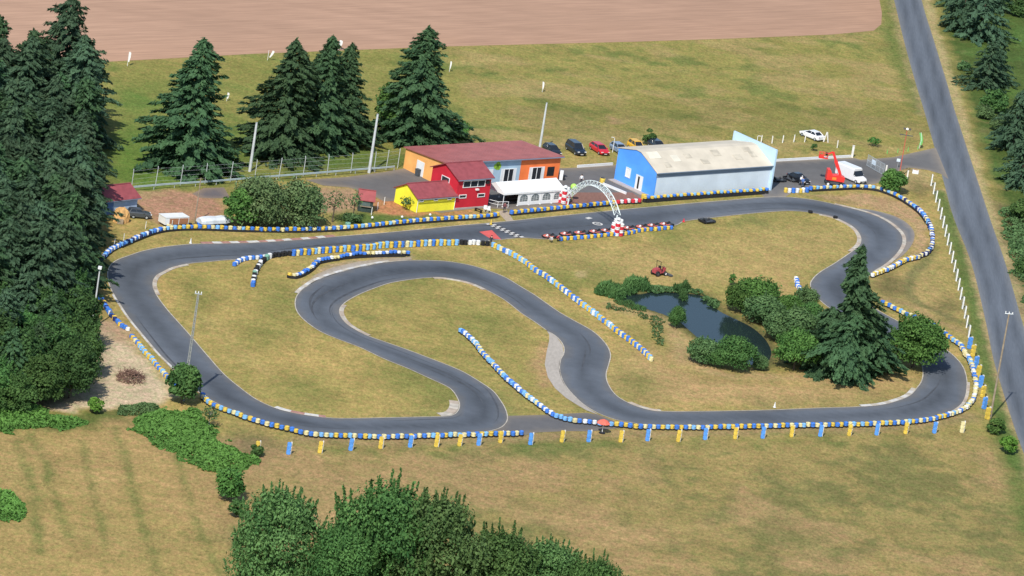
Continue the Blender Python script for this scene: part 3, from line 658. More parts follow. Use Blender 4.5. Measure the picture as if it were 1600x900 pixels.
FIBROP = paint('skylight_sheet', (.70,.66,.54), .7, .10, .8); GLASS = paint('dark_glass', (.020,.025,.032), .12, .1, 1.0, 0, .6)
BLACK = paint('black_plastic', (.02,.02,.022), .5, .2, 2.0); STEEL = paint('galvanised_steel', (.48,.52,.54), .45, .12, 1.5, .35)
CONCR = paint('concrete_post', (.72,.70,.64), .85, .14, 1.3); CANVAS = paint('tent_canvas', (.86,.86,.85), .6, .04, .8)
WOOD = paint('timber_pole', (.30,.24,.17), .85, .25, 1.5); DKGREEN = paint('timber_dark_green', (.035,.055,.05), .8, .3, 1.5)
BROWN = paint('brown_board', (.36,.16,.08), .8, .15, 1.2); REDM = paint('machine_red', (.78,.045,.035), .4, .06, 1.0, 0, .5); DKGREY = paint('dark_grey_plastic', (.075,.085,.095), .6, .15, 1.5)
def frame(fl, fr, bl):
    """front left, front right, back left survey points -> origin, heading, width, depth"""
    a, b2, c = G(*fl).to_2d(), G(*fr).to_2d(), G(*bl).to_2d()
    t = (b2-a).normalized(); n = Vector((-t.y, t.x))
    return Vector((a.x, a.y, .02)), math.atan2(t.y, t.x), (b2-a).length, abs((c-a).dot(n))
def front(mb, x0, x1, z0, z1, th=.06, y=0.0, mi=0): return mb.box(((x0+x1)/2, y-th/2, (z0+z1)/2), (x1-x0, th, z1-z0), mi)
def side(mb, y0, y1, z0, z1, th=.06, x=0.0, mi=0): return mb.box((x-th/2, (y0+y1)/2, (z0+z1)/2), (th, y1-y0, z1-z0), mi)
def window(par, x0, x1, z0, z1, face='front', n=1, mat=None, name='window', pane=None, at=0.0):
    mb = MB(); pb = MB(); f = front if face == 'front' else side; kw = 'y' if face == 'front' else 'x'
    b3 = .10
    f(mb, x0, x1, z0, z0+b3, .09, **{kw: at}); f(mb, x0, x1, z1-b3, z1, .09, **{kw: at})
    for i in range(n+1):
        q = x0+(x1-x0-b3)*i/n; f(mb, q, q+b3, z0+b3, z1-b3, .085, **{kw: at})
    f(pb, x0+b3, x1-b3, z0+b3, z1-b3, .04, **{kw: at})
    o = mb.build(name, mat or WHITEP, par); pb.build('pane', pane or GLASS, o); return o
def slab(mb, pts, th=.12, mi=0):
    """thick sheet from four top corners"""
    P = [Vector(p) for p in pts]; D = [p-Vector((0, 0, th)) for p in P]; n = len(P)
    return mb._add(P+D, [tuple(range(n)), tuple(range(2*n-1, n-1, -1))]+[(i, i+n, (i+1) % n+n, (i+1) % n) for i in range(n)], mi)
# --- long club house with sloping red roof
o, rz, Wd, Dp = frame((691,293), (871,282.5), (639.4,262)); hf, hb = 4.0, 3.3
t = thing('club_house', 'long single-storey hall with a flat red roof and apricot, pale blue and orange walls', 'building', o, rz)
mb = MB(); mb._add([(0,0,0),(0,Dp,0),(0,Dp,hb),(0,0,hf),(.25,0,0),(.25,Dp,0),(.25,Dp,hb),(.25,0,hf)], [(0,1,2,3),(7,6,5,4),(0,3,7,4),(1,5,6,2),(3,2,6,7)]); tag(mb.build('wall', OCHRE, t), 'apricot end wall')
kx = .655*Wd
mb = MB(); mb.box(((kx+.25)/2, .125, hf/2), (kx-.25, .25, hf)); tag(mb.build('wall', PALEB, t), 'pale blue front wall')
mb = MB(); mb.box(((Wd+kx)/2, .125, hf/2), (Wd-kx, .25, hf)); mb._add([(Wd-.25,.25,0),(Wd-.25,Dp,0),(Wd-.25,Dp,hb),(Wd-.25,.25,hf-.02),(Wd,.25,0),(Wd,Dp,0),(Wd,Dp,hb),(Wd,.25,hf-.02)], [(3,2,1,0),(4,5,6,7),(3,7,6,2),(1,2,6,5)]); tag(mb.build('wall', ORANGE, t), 'orange wall')
mb = MB(); mb.box((Wd/2, Dp-.125, hb/2), (Wd-.5, .25, hb)); tag(mb.build('wall', OCHRE, t), 'back wall')
mb = MB(); slab(mb, [(-.3,-.45,hf+.18),(Wd+.3,-.45,hf+.18),(Wd+.3,Dp+.3,hb+.14),(-.3,Dp+.3,hb+.14)], .16)
for i in range(1, 40): mb.box((-.3+(Wd+.6)*i/40, Dp/2-.07, (hf+hb)/2+.175), (.035, Dp+.7, .03), 0, 0, Matrix.Rotation(-math.atan2(hf+.04-hb, Dp+.75), 3, 'X'))
rf = mb.build('roof', ROOF_RED, t)
mb = MB(); mb.box((Wd/2, -.52, hf+.02), (Wd+.5, .12, .14)); mb.build('gutter', EAVE_GREY, rf)
window(t, .515*Wd, .60*Wd, .1, 2.5, n=2, name='door'); window(t, .76*Wd, .845*Wd, .1, 2.5, n=2, name='door')
for q in (.515, .60, .76, .845):
    mb = MB(); front(mb, q*Wd-(.55 if q in (.515,.76) else 0), q*Wd+(.55 if q in (.60,.845) else 0), .1, 2.5, .05); mb.build('shutter', WHITEP, t)
mb = MB(); front(mb, .37*Wd, .42*Wd, .4, 2.5); mb.build('door', WHITEP, t)
mb = MB(); side(mb, Dp*.50, Dp*.50+1.9, .05, 2.4); mb.build('door', WHITEP, t)
mb = MB()
for q, z0, s in ((.44,3.0,.5),(.455,3.3,.45),(.468,3.0,.4),(.45,2.7,.35),(.465,2.65,.3)): mb.lathe([(s,0),(s*.9,.03)], 10, (q*Wd, -.01, z0), 0, Matrix.Rotation(R(90), 3, 'X'))
mb.build('emblem', paint('emblem_green', (.30,.52,.05), .7), t)
mb = MB(); front(mb, .895*Wd, .955*Wd, .9, 2.4, .05); mb.build('notice_board', BLACK, t)
# --- red control tower
o, rz, Wt, Dt = frame((709.7,327.5), (761.3,323.8), (681.7,307)); he, hr = 4.9, 6.4
t = thing('control_tower', 'two-storey red timing tower with a dark red pitched roof and a band of windows', 'building', o, rz)
def gable_house(t, Wd, Dp, he, hr, wall, roof, ov=.3, hback=None):
    hb = hback or he; mb = MB()
    prof = [(0,0),(Dp,0),(Dp,hb),(Dp/2,hr),(0,he)]
    for x0, x1 in ((0,.2),(Wd-.2,Wd)):
        vs = [(x0,y,z) for y, z in prof]+[(x1,y,z) for y, z in prof]
        mb._add(vs, [(4,3,2,1,0),(5,6,7,8,9)]+[(i,(i+1)%5,(i+1)%5+5,i+5) for i in range(5)])
    mb.box((Wd/2, .1, he/2), (Wd-.4, .2, he)); mb.box((Wd/2, Dp-.1, hb/2), (Wd-.4, .2, hb))
    mb.build('wall', wall, t)
    mb = MB(); s1 = (hr-he)/(Dp/2); s2 = (hr-hb)/(Dp/2)
    slab(mb, [(-ov,-ov,he-ov*s1+.14),(Wd+ov,-ov,he-ov*s1+.14),(Wd+ov,Dp/2,hr+.14),(-ov,Dp/2,hr+.14)], .12)
    slab(mb, [(-ov,Dp/2+.002,hr+.14),(Wd+ov,Dp/2+.002,hr+.14),(Wd+ov,Dp+ov,hb-ov*s2+.14),(-ov,Dp+ov,hb-ov*s2+.14)], .12)
    mb.box((Wd/2, Dp/2, hr+.16), (Wd+2*ov, .25, .08))
    return mb.build('roof', roof, t)
rf = gable_house(t, Wt, Dt, he, hr, RED, ROOF_DARK, .35)
mb = MB(); mb.box((Wt/2, -.42, he-.13), (Wt+.6, .1, .12)); mb.build('gutter', EAVE_GREY, rf)
window(t, .15*Wt, .82*Wt, 3.45, 4.55, n=3); window(t, .08*Wt, .30*Wt, 1.75, 2.35); window(t, .64*Wt, .86*Wt, 1.75, 2.35)
window(t, Dt*.32, Dt*.62, 2.9, 4.4, 'side')
mb = MB(); front(mb, .55*Wt, .63*Wt, 2.95, 3.2, .3); mb.build('loudspeaker', WHITEP, t)
mb = MB(); front(mb, .84*Wt, .93*Wt, 3.9, 4.4, .25); mb.build('floodlight', BLACK, t)
mb = MB(); mb.box((Wt*.5,-.06,.12),(Wt,.1,.24)); mb.build('plinth', paint('plinth_grey',(.4,.38,.35),.9), t)
# --- yellow hut
o, rz, Wy, Dy = frame((649.7,332.3), (709,327.7), (622.5,315.4))
t = thing('yellow_hut', 'low bright yellow building with a dark red pitched roof joined to the red tower', 'building', o, rz); Wy -= .04
rf = gable_house(t, Wy, Dy, 2.35, 3.75, YELLOW, ROOF_DARK, .32)
mb = MB(); mb.box((Wy/2, -.40, 2.13), (Wy+.5, .1, .11)); mb.build('gutter', EAVE_GREY, rf)
for q in (.10, .48, .84): window(t, q*Wy-.4, q*Wy+.4, 1.68, 2.05)
for x in (.04, Wy-.04):
    mb = MB(); mb.tube([(x,-.09,0),(x,-.09,2.1)], .05, 6); mb.build('downpipe', WHITEP, t)
# --- hangar: blue gable, pale long wall, fibre cement roof, tall end screen
o, rz, Wh, Dh = frame((1020,309), (1200,296.5), (951,281)); he, hr, hb = 4.1, 6.2, 5.2
t = thing('hangar', 'large workshop hangar with bright blue gable, pale long wall and beige sheet roof', 'building', o, rz)
prof = [(0,0),(Dh,0),(Dh,hb),(Dh*.56,hr),(Dh*.44,hr-.05),(0,he)]
mb = MB(); vs = [(0,y,z) for y, z in prof]+[(.2,y,z) for y, z in prof]; n = len(prof)
mb._add(vs, [tuple(range(n))[::-1], tuple(range(n,2*n))]+[(i,(i+1)%n,(i+1)%n+n,i+n) for i in range(n)]); tag(mb.build('wall', BLUEW, t), 'bright blue gable wall')
mb = MB(); mb.box((Wh/2+.1, .1, (he-.8)/2), (Wh-.2, .2, he-.8)); mb.box((Wh/2+.1, Dh-.1, hb/2), (Wh-.2, .2, hb))
for i in range(1, 40): mb.box((Wh*i/40, -.006, (he-.8)/2), (.03, .01, he-.82))
tag(mb.build('wall', WALLW, t), 'pale grey white long wall')
mb = MB(); mb.box((Wh/2, .07, he-.4), (Wh-.02, .24, .78)); mb.build('eave_band', EAVE_GREY, t)  # dark grey band between the eave and the pale wall
mb = MB(); yr = Dh*.5
slab(mb, [(-.12,-.3,he+.02),(Wh-.02,-.3,he+.02),(Wh-.02,Dh*.44,hr+.08),(-.12,Dh*.44,hr+.08)], .1)
slab(mb, [(-.12,Dh*.44+.004,hr+.08),(Wh-.02,Dh*.44+.004,hr+.08),(Wh-.02,Dh*.56,hr+.13),(-.12,Dh*.56,hr+.13)], .1)
slab(mb, [(-.12,Dh*.56+.004,hr+.13),(Wh-.02,Dh*.56+.004,hr+.13),(Wh-.02,Dh+.3,hb+.08),(-.12,Dh+.3,hb+.08)], .1)
rf = mb.build('roof', FIBRO, t)
def on_slope(f): y = Dh*.44*f; return y, he+.02+(hr+.06-he)*(y+.3)/(Dh*.44+.3)
ang = math.atan2(hr+.06-he, Dh*.44+.3)
for fx, fy, w_, d_, mt in ((.075,.80,2.4,1.6,FIBROP),(.235,.58,1.5,1.5,FIBROP),(.13,.30,1.2,1.2,'p'),(.46,.35,1.5,1.2,'p'),(.60,.72,1.6,1.4,'p'),(.76,.45,1.6,1.2,'p'),(.90,.55,1.2,1.4,'p'),(.88,.80,1.5,1.0,'p'),(.35,.66,1.3,1.0,'p')):
    y, z = on_slope(fy); mb = MB(); mb.box((fx*Wh, y, z+.03), (w_, d_, .03), 0, 0, Matrix.Rotation(ang, 3, 'X'))
    mb.build('skylight' if mt != 'p' else 'roof_patch', FIBROP if mt != 'p' else paint('sheet_stain', (.51,.46,.365), .9, .2, 1.0), rf)
mb = MB(); mb.box((Wh/2, -.36, he-.02), (Wh, .12, .12)); mb.build('gutter', EAVE_GREY, rf)
mb = MB(); mb.box((Wh+.16, Dh/2, 3.4), (.3, Dh+.9, 6.8)); tag(mb.build('end_screen', paint('cladding_ice', (.50,.68,.82), .6, .06, .5), t), 'tall pale blue flat-topped end wall')
mb = MB(); side(mb, Dh*.30, Dh*.30+1.7, .05, 2.5, .07); mb.build('door', WHITEP, t)
mb = MB(); side(mb, Dh*.30+.75, Dh*.30+1.15, .3, 2.3, .09); mb.build('doorway', BLACK, t)
window(t, Dh*.62, Dh*.62+1.2, 1.3, 2.9, 'side', pane=WHITEP)
mb = MB(); mb.box((-.6, Dh*.55, .06), (1.2, Dh*.9, .14)); mb.build('step', paint('apron_concrete', (.44,.38,.34), .9), t)
# --- white marquee
o, rz, Wm, Dm = frame((784.7,323.5), (878,316.5), (766,305)); Dm = 4.6
t = thing('marquee', 'white party tent with arched windows in its side wall beside the red tower', 'tent', o, rz)
mb = MB(); slab(mb, [(-.1,-.1,2.25),(Wm+.1,-.1,2.25),(Wm+.1,Dm/2,3.35),(-.1,Dm/2,3.35)], .05); slab(mb, [(-.1,Dm/2+.002,3.35),(Wm+.1,Dm/2+.002,3.35),(Wm+.1,Dm+.1,2.25),(-.1,Dm+.1,2.25)], .05)
for y in (-.11, Dm+.11): mb.box((Wm/2, y, 2.08), (Wm+.2, .02, .3))
for x in (-.1, Wm+.1): mb._add([(x,-.1,1.95),(x,Dm+.1,1.95),(x,Dm+.1,2.24),(x,Dm/2,3.33),(x,-.1,2.24)], [(0,1,2,3,4)])
mb.build('canopy', CANVAS, t)
for x in (.06, Wm*.25, Wm*.44, Wm*.63, Wm*.82, Wm-.06):
    for y in (.05, Dm-.05):
        mb = MB(); mb.tube([(x,y,0),(x,y,2.2)], .055, 8); mb.lathe([(.16,0),(.16,.05)], 8, (x,y,0)); mb.build('post', WHITEP, t)
bays = [(Wm*.25,Wm*.44),(Wm*.44,Wm*.63),(Wm*.63,Wm*.82),(Wm*.82,Wm)]
for x0, x1 in bays:      # side panel with an arched window opening
    x0 += .07; x1 -= .07; c = (x0+x1)/2; hw = (x1-x0)*.36; zb, zs = .62, 1.15; y = .03
    arc = [(c+hw*math.cos(a), zs+hw*.75*math.sin(a)) for a in np.linspace(math.pi, 0, 13)]
    mb = MB(); inn = [(c-hw, zb)]+arc+[(c+hw, zb)]
    outp = [(x0, zb)]+[(x0+(x1-x0)*k/12, 1.93) for k in range(13)]+[(x1, zb)]
    for i in range(len(inn)-1): mb._add([(inn[i][0],y,inn[i][1]),(inn[i+1][0],y,inn[i+1][1]),(outp[i+1][0],y,outp[i+1][1]),(outp[i][0],y,outp[i][1])], [(0,1,2,3)])
    mb._add([(x0,y,.03),(x1,y,.03),(x1,y,zb),(x0,y,zb)], [(0,1,2,3)])
    sp = mb.build('side_panel', CANVAS, t)
    mb = MB(); mb.poly([(p[0], y+.02, p[1]) for p in inn]); mb.build('window', paint('clear_vinyl', (.16,.19,.20), .25, .2, 2.0, 0, .5), sp)
    mb = MB()
    for k in (-.33,.33): mb.box((c+hw*k, y-.01, (zb+zs+hw*.5)/2), (.03,.012,zs+hw*.5-zb))
    for k in (.9,1.2): mb.box((c, y-.012, k), (hw*1.9,.012,.03))
    mb.build('glazing_bar', CANVAS, sp)
mb = MB(); mb.box((Wm*.6, Dm*.55, .38), (Wm*.7, .8, .05)); mb.build('table', paint('table_top', (.10,.09,.08), .7), t)
# wooden rail and boards beside the tent opening
t = thing('bar_counter', 'dark brown bar counter under the open end of the white tent', 'counter', G(800, 313)+Vector((0,0,.03)), rz)
mb = MB(); mb.box((0,0,.52), (2.4,.6,1.04)); mb.build('counter_body', paint('dark_brown', (.05,.03,.025), .7), t); mb = MB(); mb.box((0,0,1.07), (2.6,.75,.06)); mb.build('counter_top', BLACK, t)
t = thing('ramp_railing', 'white tubular ramp railing between red tower and tent', 'railing', G(777, 325)+Vector((0,0,.03)), rz)
mb = MB(); mb.tube([(-1.2,2.2,1.0),(0,0,1.0),(1.8,-.4,1.0)], .04, 6); mb.tube([(-1.2,2.2,.5),(0,0,.5),(1.8,-.4,.5)], .03, 6); mb.build('handrail', WHITEP, t)
for p in ((-1.2,2.2),(0,0),(1.8,-.4)):
    mb = MB(); mb.tube([(*p,0),(*p,1.03)], .04, 6); mb.build('post', WHITEP, t)
# --- blue shed by the wood
o, rz, Ws, Ds = frame((150,338), (212.5,331), (140,320)); Ds = 5.0
t = thing('tool_shed', 'small pale blue shed with a dark red roof half hidden by the wood', 'shed', o, rz)
gable_house(t, Ws, Ds, 2.35, 3.6, paint('shed_blue', (.40,.52,.68), .75, .1, .7), ROOF_DARK, .4)
mb = MB(); front(mb, Ws*.12, Ws*.40, .05, 2.1); mb.build('door', paint('shed_door_blue', (.10,.2,.42), .7), t)
mb = MB(); mb.box((Ws/2,-.45,2.16),(Ws+.6,.1,.1)); mb.build('gutter', EAVE_GREY, t)
# --- little ticket kiosk
o, rz, Wk, Dk = frame((558.5,330), (581,333), (566,322)); Dk = 2.3
t = thing('kiosk', 'little dark green wooden kiosk with a faded red pitched roof', 'kiosk', o, rz)
gable_house(t, Wk, Dk, 2.0, 3.1, DKGREEN, paint('kiosk_roof_red', (.33,.08,.08), .7, .12, 1.0), .25)
mb = MB(); front(mb, Wk*.2, Wk*.8, 1.0, 1.7, .05); mb.build('hatch', paint('hatch_grey', (.10,.14,.13), .8), t)
mb = MB(); front(mb, Wk*.1, Wk*.9, .88, .96, .3); mb.build('shelf', WOOD, t)

# ================================================================== vehicles
def wheel_to(par, x, y, r, wd=.2, rim=STEEL):
    M = Matrix.Rotation(R(90), 3, 'X'); s = 1 if y > 0 else -1; mb = MB()
    mb.lathe([(r*.55,-wd/2),(r*.9,-wd/2),(r,-wd*.3),(r,wd*.3),(r*.9,wd/2),(r*.55,wd/2)], 16, (x,y,r), 0, M, True)
    wl = mb.build('wheel', RUB, par, sm=False); mb = MB(); mb.lathe([(r*.60,-wd*.42),(r*.60,wd*.42)], 14, (x,y,r), 0, M); mb.build('rim', rim, wl); return wl
def car(name, label, loc, rz, colmat, L=4.2, Wd=1.75, H=1.45, style='hatch', cat='car', group=None):
    t = thing(name, label, cat, loc, rz, group); hw = Wd/2; h = L/2; van = style in ('van',)
    zb = .95 if not van else 1.15
    def ring(x, k, z0, z1): return [(x,-hw*k,z0+.12),(x,-hw*k*.94,z0),(x,hw*k*.94,z0),(x,hw*k,z0+.12),(x,hw*k,z1-.18),(x,hw*k*.90,z1),(x,-hw*k*.90,z1),(x,-hw*k,z1-.18)]
    tail = {'hatch': (-h,.90,.38,.86), 'sedan': (-h,.88,.38,.86), 'suv': (-h,.93,.42,1.0), 'van': (-h,.96,.40,H-.12)}[style]
    st = [ring(*tail)]
    if style == 'van':
        st += [ring(-h+.06,.98,.33,H), ring(h-1.75,1,.28,H), ring(h-1.50,1,.28,H-.10)]
        st2 = [ring(h-1.55,1,.28,1.22), ring(h-.95,1,.28,1.12), ring(h-.2,.96,.30,.90), ring(h-.05,.88,.34,.78), ring(h,.80,.40,.66)]
    else:
        u = .08 if style == 'suv' else 0
        st += [ring(-h+.12,.97,.30,.94+u), ring(-h+.9,1,.24,.97+u), ring(h-1.35,1,.24,.95+u), ring(h-.75,.99,.25,.88+u), ring(h-.22,.93,.28,.76+u), ring(h-.05,.84,.33,.66+u), ring(h,.76,.38,.58+u)]
    mb = MB(); mb.loft(st)
    if van: mb.loft(st2)
    mb.build('body', colmat, t, sm=False)
    if van: b0, b1, t0, t1, z0, z1 = h-2.15, h-.98, h-2.15, h-1.68, 1.2, H-.18
    else:
        a = {'hatch': (-h+.15,h-1.0,-h+.62,h-1.95), 'sedan': (-h+.55,h-1.15,-h+1.25,h-2.05), 'suv': (-h+.10,h-1.05,-h+.38,h-1.80)}[style]
        b0, b1, t0, t1 = a; z0, z1 = .90, H-.05
    kb, kt = hw*(.90 if not van else .985), hw*(.70 if not van else .90)
    gb = [(b0,-kb,z0),(b1,-kb,z0),(b1,kb,z0),(b0,kb,z0)]; gt = [(t0,-kt,z1),(t1,-kt,z1),(t1,kt,z1),(t0,kt,z1)]
    mb = MB(); mb._add(gb+gt, [(3,2,1,0),(4,5,6,7),(0,1,5,4),(1,2,6,5),(2,3,7,6),(3,0,4,7)]); mb.build('windows', GLASS, t)
    if not van:
        mb = MB(); mb.loft([[(t0-.10,-kt*.95,z1-.02),(t0-.10,kt*.95,z1-.02),(t0,kt*.9,z1+.05),(t0,-kt*.9,z1+.05)],[(t1+.06,-kt*.95,z1-.02),(t1+.06,kt*.95,z1-.02),(t1-.1,kt*.9,z1+.05),(t1-.1,-kt*.9,z1+.05)]])
        mb.box(((t0+t1)/2,0,z1+.01),(t1-t0+.1,kt*2+.04,.05)); mb.build('roof', colmat, t)
        mb = MB()
        for s in (-1, 1):
            mb.tube([(b1,s*kb,z0),(t1,s*kt,z1)], .045, 4); mb.tube([(b0,s*kb,z0),(t0,s*kt,z1)], .07, 4); mb.tube([((b0+b1)/2,s*kb*1.005,z0),((t0+t1)/2,s*kt*1.01,z1)], .04, 4)
        mb.build('window_pillars', colmat, t)
    r = .31 if style != 'van' else .34
    for x in (-h+.78, h-.80):
        for y in (-hw+.09, hw-.09): wheel_to(t, x, y, r)
    for s in (-1, 1):
        mb = MB(); mb.box((h-.10 if not van else h-.08, s*hw*.66, .62 if style != 'suv' else .74), (.16,.34,.14)); mb.build('headlight', paint('lamp_glass', (.75,.77,.78), .2, .05, 1, 0, .6), t)
        mb = MB(); mb.box((-h+.05, s*hw*.76, .78), (.10,.24,.16)); mb.build('tail_light', paint('lamp_red', (.45,.02,.02), .3), t)
        mb = MB(); mb.box((b1-.25, s*(hw+.07), z0+.08), (.12,.16,.12)); mb.build('mirror', colmat, t)
    mb = MB(); mb.box((h-.02, 0, .46), (.08, Wd*.7, .14)); mb.build('grille', BLACK, t)
    mb = MB(); mb.box((h+.01,0,.36),(.02,.5,.11)); mb.build('number_plate', WHITEP, t)
    return t
def heading(a, b): d = G(*b)-G(*a); return math.atan2(d.y, d.x)
def at(px, py, z=.03): g = G(px, py); g.z = z; return g
C_BLK = paint('car_black', (.012,.014,.018), .3, .05, 1, 0, .5, .6); C_NAV = paint('car_dark_blue', (.012,.022,.04), .3, .05, 1, 0, .5, .6)
C_RED = paint('car_red', (.60,.015,.03), .35, .05, 1, 0, .5, .5); C_WHT = paint('car_white', (.82,.82,.82), .35, .03, 1, 0, .5, .5); C_GRB = paint('car_grey_blue', (.22,.30,.42), .35, .05, 1, 0, .5, .5); C_YEL = paint('car_yellow', (.75,.42,.02), .4, .05, 1, 0, .5, .4)
hd = heading((884,223), (915,243))
car('parked_car', 'dark hatchback parked on the grass, half hidden behind the red-roofed hall', at(862,240,0), hd, C_BLK, 4.1)
car('parked_car', 'large dark blue people carrier parked on the grass left of the red car', at(899,238.5,0), hd, C_NAV, 4.5, 1.85, 1.75, 'suv')
car('parked_car', 'bright red car parked on the grass with sun glaring off its bonnet', at(936,238,0), hd, C_RED, 4.4, 1.75, 1.4)
car('parked_car', 'grey blue car peeping out behind the left corner of the blue hangar', at(967,238,0), hd, C_GRB, 4.1)
car('parked_car', 'yellow car parked behind the beige hangar roof', at(994,235,0), hd, C_YEL, 3.9, 1.7, 1.6, 'suv')
car('parked_car', 'dark blue car mostly hidden behind the beige hangar roof', at(1026,233,0), hd, C_NAV, 4.2)
car('parked_car', 'white saloon car on the grass beyond the row of white posts', at(1268,216,0), heading((1285,221),(1252,208)), C_WHT, 4.5, 1.78, 1.42, 'sedan')
car('parked_car', 'black saloon car standing in the entrance yard beside the hangar shadow', at(1247,284,0), heading((1233,275),(1263,288)), C_BLK, 4.2, 1.7, 1.4, 'sedan')
car('white_van', 'white panel van parked behind the red cherry picker', 0 or at(1329,281,0), heading((1306,269),(1350,287)), C_WHT, 5.6, 1.95, 2.35, 'van', 'van')
car('parked_car', 'dark grey estate car by the tarpaulin heap next to the blue shed', at(217,340,0), heading((206,339),(231,341)), paint('car_dark_grey', (.06,.07,.08), .4, .05, 1, 0, .5, .4), 3.6, 1.6, 1.45, 'suv')
# trailers by the sandy yard
t = thing('box_trailer', 'white topped box trailer with brown side panels behind the tyre barrier', 'trailer', at(270,352), heading((249,353),(290,351.5)))
mb = MB(); mb.box((0,0,.95), (4.1,2.0,1.1)); mb.build('body', WHITEP, t); mb = MB(); mb.box((0,0,1.53),(4.2,2.1,.08)); mb.build('lid', WHITEP, t)
for x in (-.55,1.15):
    mb = MB(); mb.box((x,-1.02,.9), (1.55,.05,.9)); mb.build('side_panel', BROWN, t)
mb = MB(); mb.box((2.07,0,.95),(.05,1.9,1.0)); mb.build('tail_board', DKGREY, t)
for x in (-.6,.6):
    for y in (-.85,.85): wheel_to(t, x, y, .32)
t = thing('covered_trailer', 'long trailer under a pale grey sheet left of the willow', 'trailer', at(332,352), heading((306,353),(360,350)))
mb = MB(); mb.loft([[(x,-1.0*k,.5),(x,1.0*k,.5),(x,.9*k,.5+.55*k),(x,.3*k,.5+.85*k),(x,-.5*k,.5+.8*k),(x,-.95*k,.5+.5*k)] for x, k in ((-2.6,.8),(-2.0,1),(-.8,1.06),(.4,.97),(1.6,1.05),(2.6,.85))]); mb.build('sheet_cover', paint('tarp_pale', (.66,.70,.72), .55, .12, 1.2), t)
mb = MB(); mb.box((0,0,.42),(5.0,1.6,.14)); mb.build('chassis', DKGREY, t)
for y in (-.85,.85): wheel_to(t, .3, y, .32)
mb = MB(); mb.tube([(-2.6,0,.42),(-3.6,0,.42)], .05, 6); mb.build('drawbar', DKGREY, t)
# orange tarpaulin heap
t = thing('tarpaulin_heap', 'crumpled tan tarpaulin draped over a tall heap beside the blue shed', 'heap', at(188,346))
mb = MB(); n = 18; prof = []
for j, (rr, z) in enumerate(((1.25,0),(1.15,.7),(1.05,1.4),(.85,1.9),(.45,2.1),(.02,2.15))): prof.append([(rr*(1+.14*math.sin(5*a+j*.9)+random.uniform(-.06,.06))*math.cos(a), rr*(1+.14*math.sin(5*a+j*.9)+random.uniform(-.06,.06))*math.sin(a), z+random.uniform(-.08,.08)*(j > 0)) for a in np.linspace(0, 2*math.pi, n, endpoint=False)])
mb.loft(prof); mb.build('tarpaulin', paint('tarp_tan', (.58,.34,.13), .8, .3, 1.6), t)
mb = MB(); mb.box((.1,-1.35,.35),(.9,.5,.7)); mb.build('crate', WOOD, t)

# cherry picker
t = thing('boom_lift', 'red articulated boom lift with raised work basket in front of the white van', 'boom lift', at(1302,290), R(8)); t.scale = (.86,.86,.86)
mb = MB(); mb.box((0,0,.62),(3.2,1.5,.42)); mb.box((0,0,.9),(1.5,1.2,.2)); mb.build('chassis', DKGREY, t)
for x in (-1.25,1.25):
    for y in (-.95,.95): wheel_to(t, x, y, .46, .38, WHITEP)
mb = MB(); mb.prism([(-1.7,1.15),(1.75,1.0),(1.85,1.9),(.9,2.25),(-.5,2.05),(-1.1,3.15),(-1.65,3.1)], -.8, .8); mb.build('turret', REDM, t)
mb = MB(); mb.box((-.2,-.83,1.55),(.8,.05,.5)); mb.build('engine_cover', paint('cover_orange', (.85,.25,.04), .5), t)
mb = MB(); mb.box((.4,.83,1.5),(1.3,.05,.5)); mb.build('vent_panel', BLACK, t)
b0 = Vector((1.0,.2,2.1)); b1 = Vector((-.75,1.9,6.0))
def beam(mb, a, b, w_, h_):
    d = b-a; M = d.to_track_quat('X', 'Z').to_matrix(); mb.box((a+b)/2, (d.length, w_, h_), 0, 0, M)
mb = MB(); beam(mb, b0, b0.lerp(b1,.62), .42, .5); bo = mb.build('boom', REDM, t)
mb = MB(); beam(mb, b0.lerp(b1,.55), b1, .3, .36); mb.build('boom_extension', REDM, bo)
mb = MB(); mb.tube([b0+Vector((-.4,0,.1)), b0.lerp(b1,.35)+Vector((-.15,0,-.1))], .08, 8); mb.build('lift_cylinder', STEEL, bo)
mb = MB(); beam(mb, b1, b1+Vector((-.8,0,-.5)), .25, .25); mb.build('jib', REDM, bo)
bc = b1+Vector((-1.7,0,-.85)); mb = MB(); mb.box(bc+Vector((0,0,-.55)),(1.7,.9,.08))
for x in (-.8,0,.8):
    for y in (-.42,.42): mb.tube([bc+Vector((x,y,-.55)),bc+Vector((x,y,.5))], .045, 6)
for z in (-.05,.5): mb.tube([bc+Vector(q)+Vector((0,0,z)) for q in ((-.8,-.42,0),(.8,-.42,0),(.8,.42,0),(-.8,.42,0),(-.8,-.42,0))], .05, 6)
for y in (-.44,.44): mb.box(bc+Vector((-.4,y,-.3)),(.8,.03,.45))
mb.build('work_basket', REDM, t)
mb = MB(); mb.box(bc+Vector((.55,0,.3)),(.35,.6,.5)); mb.build('control_box', BLACK, t)

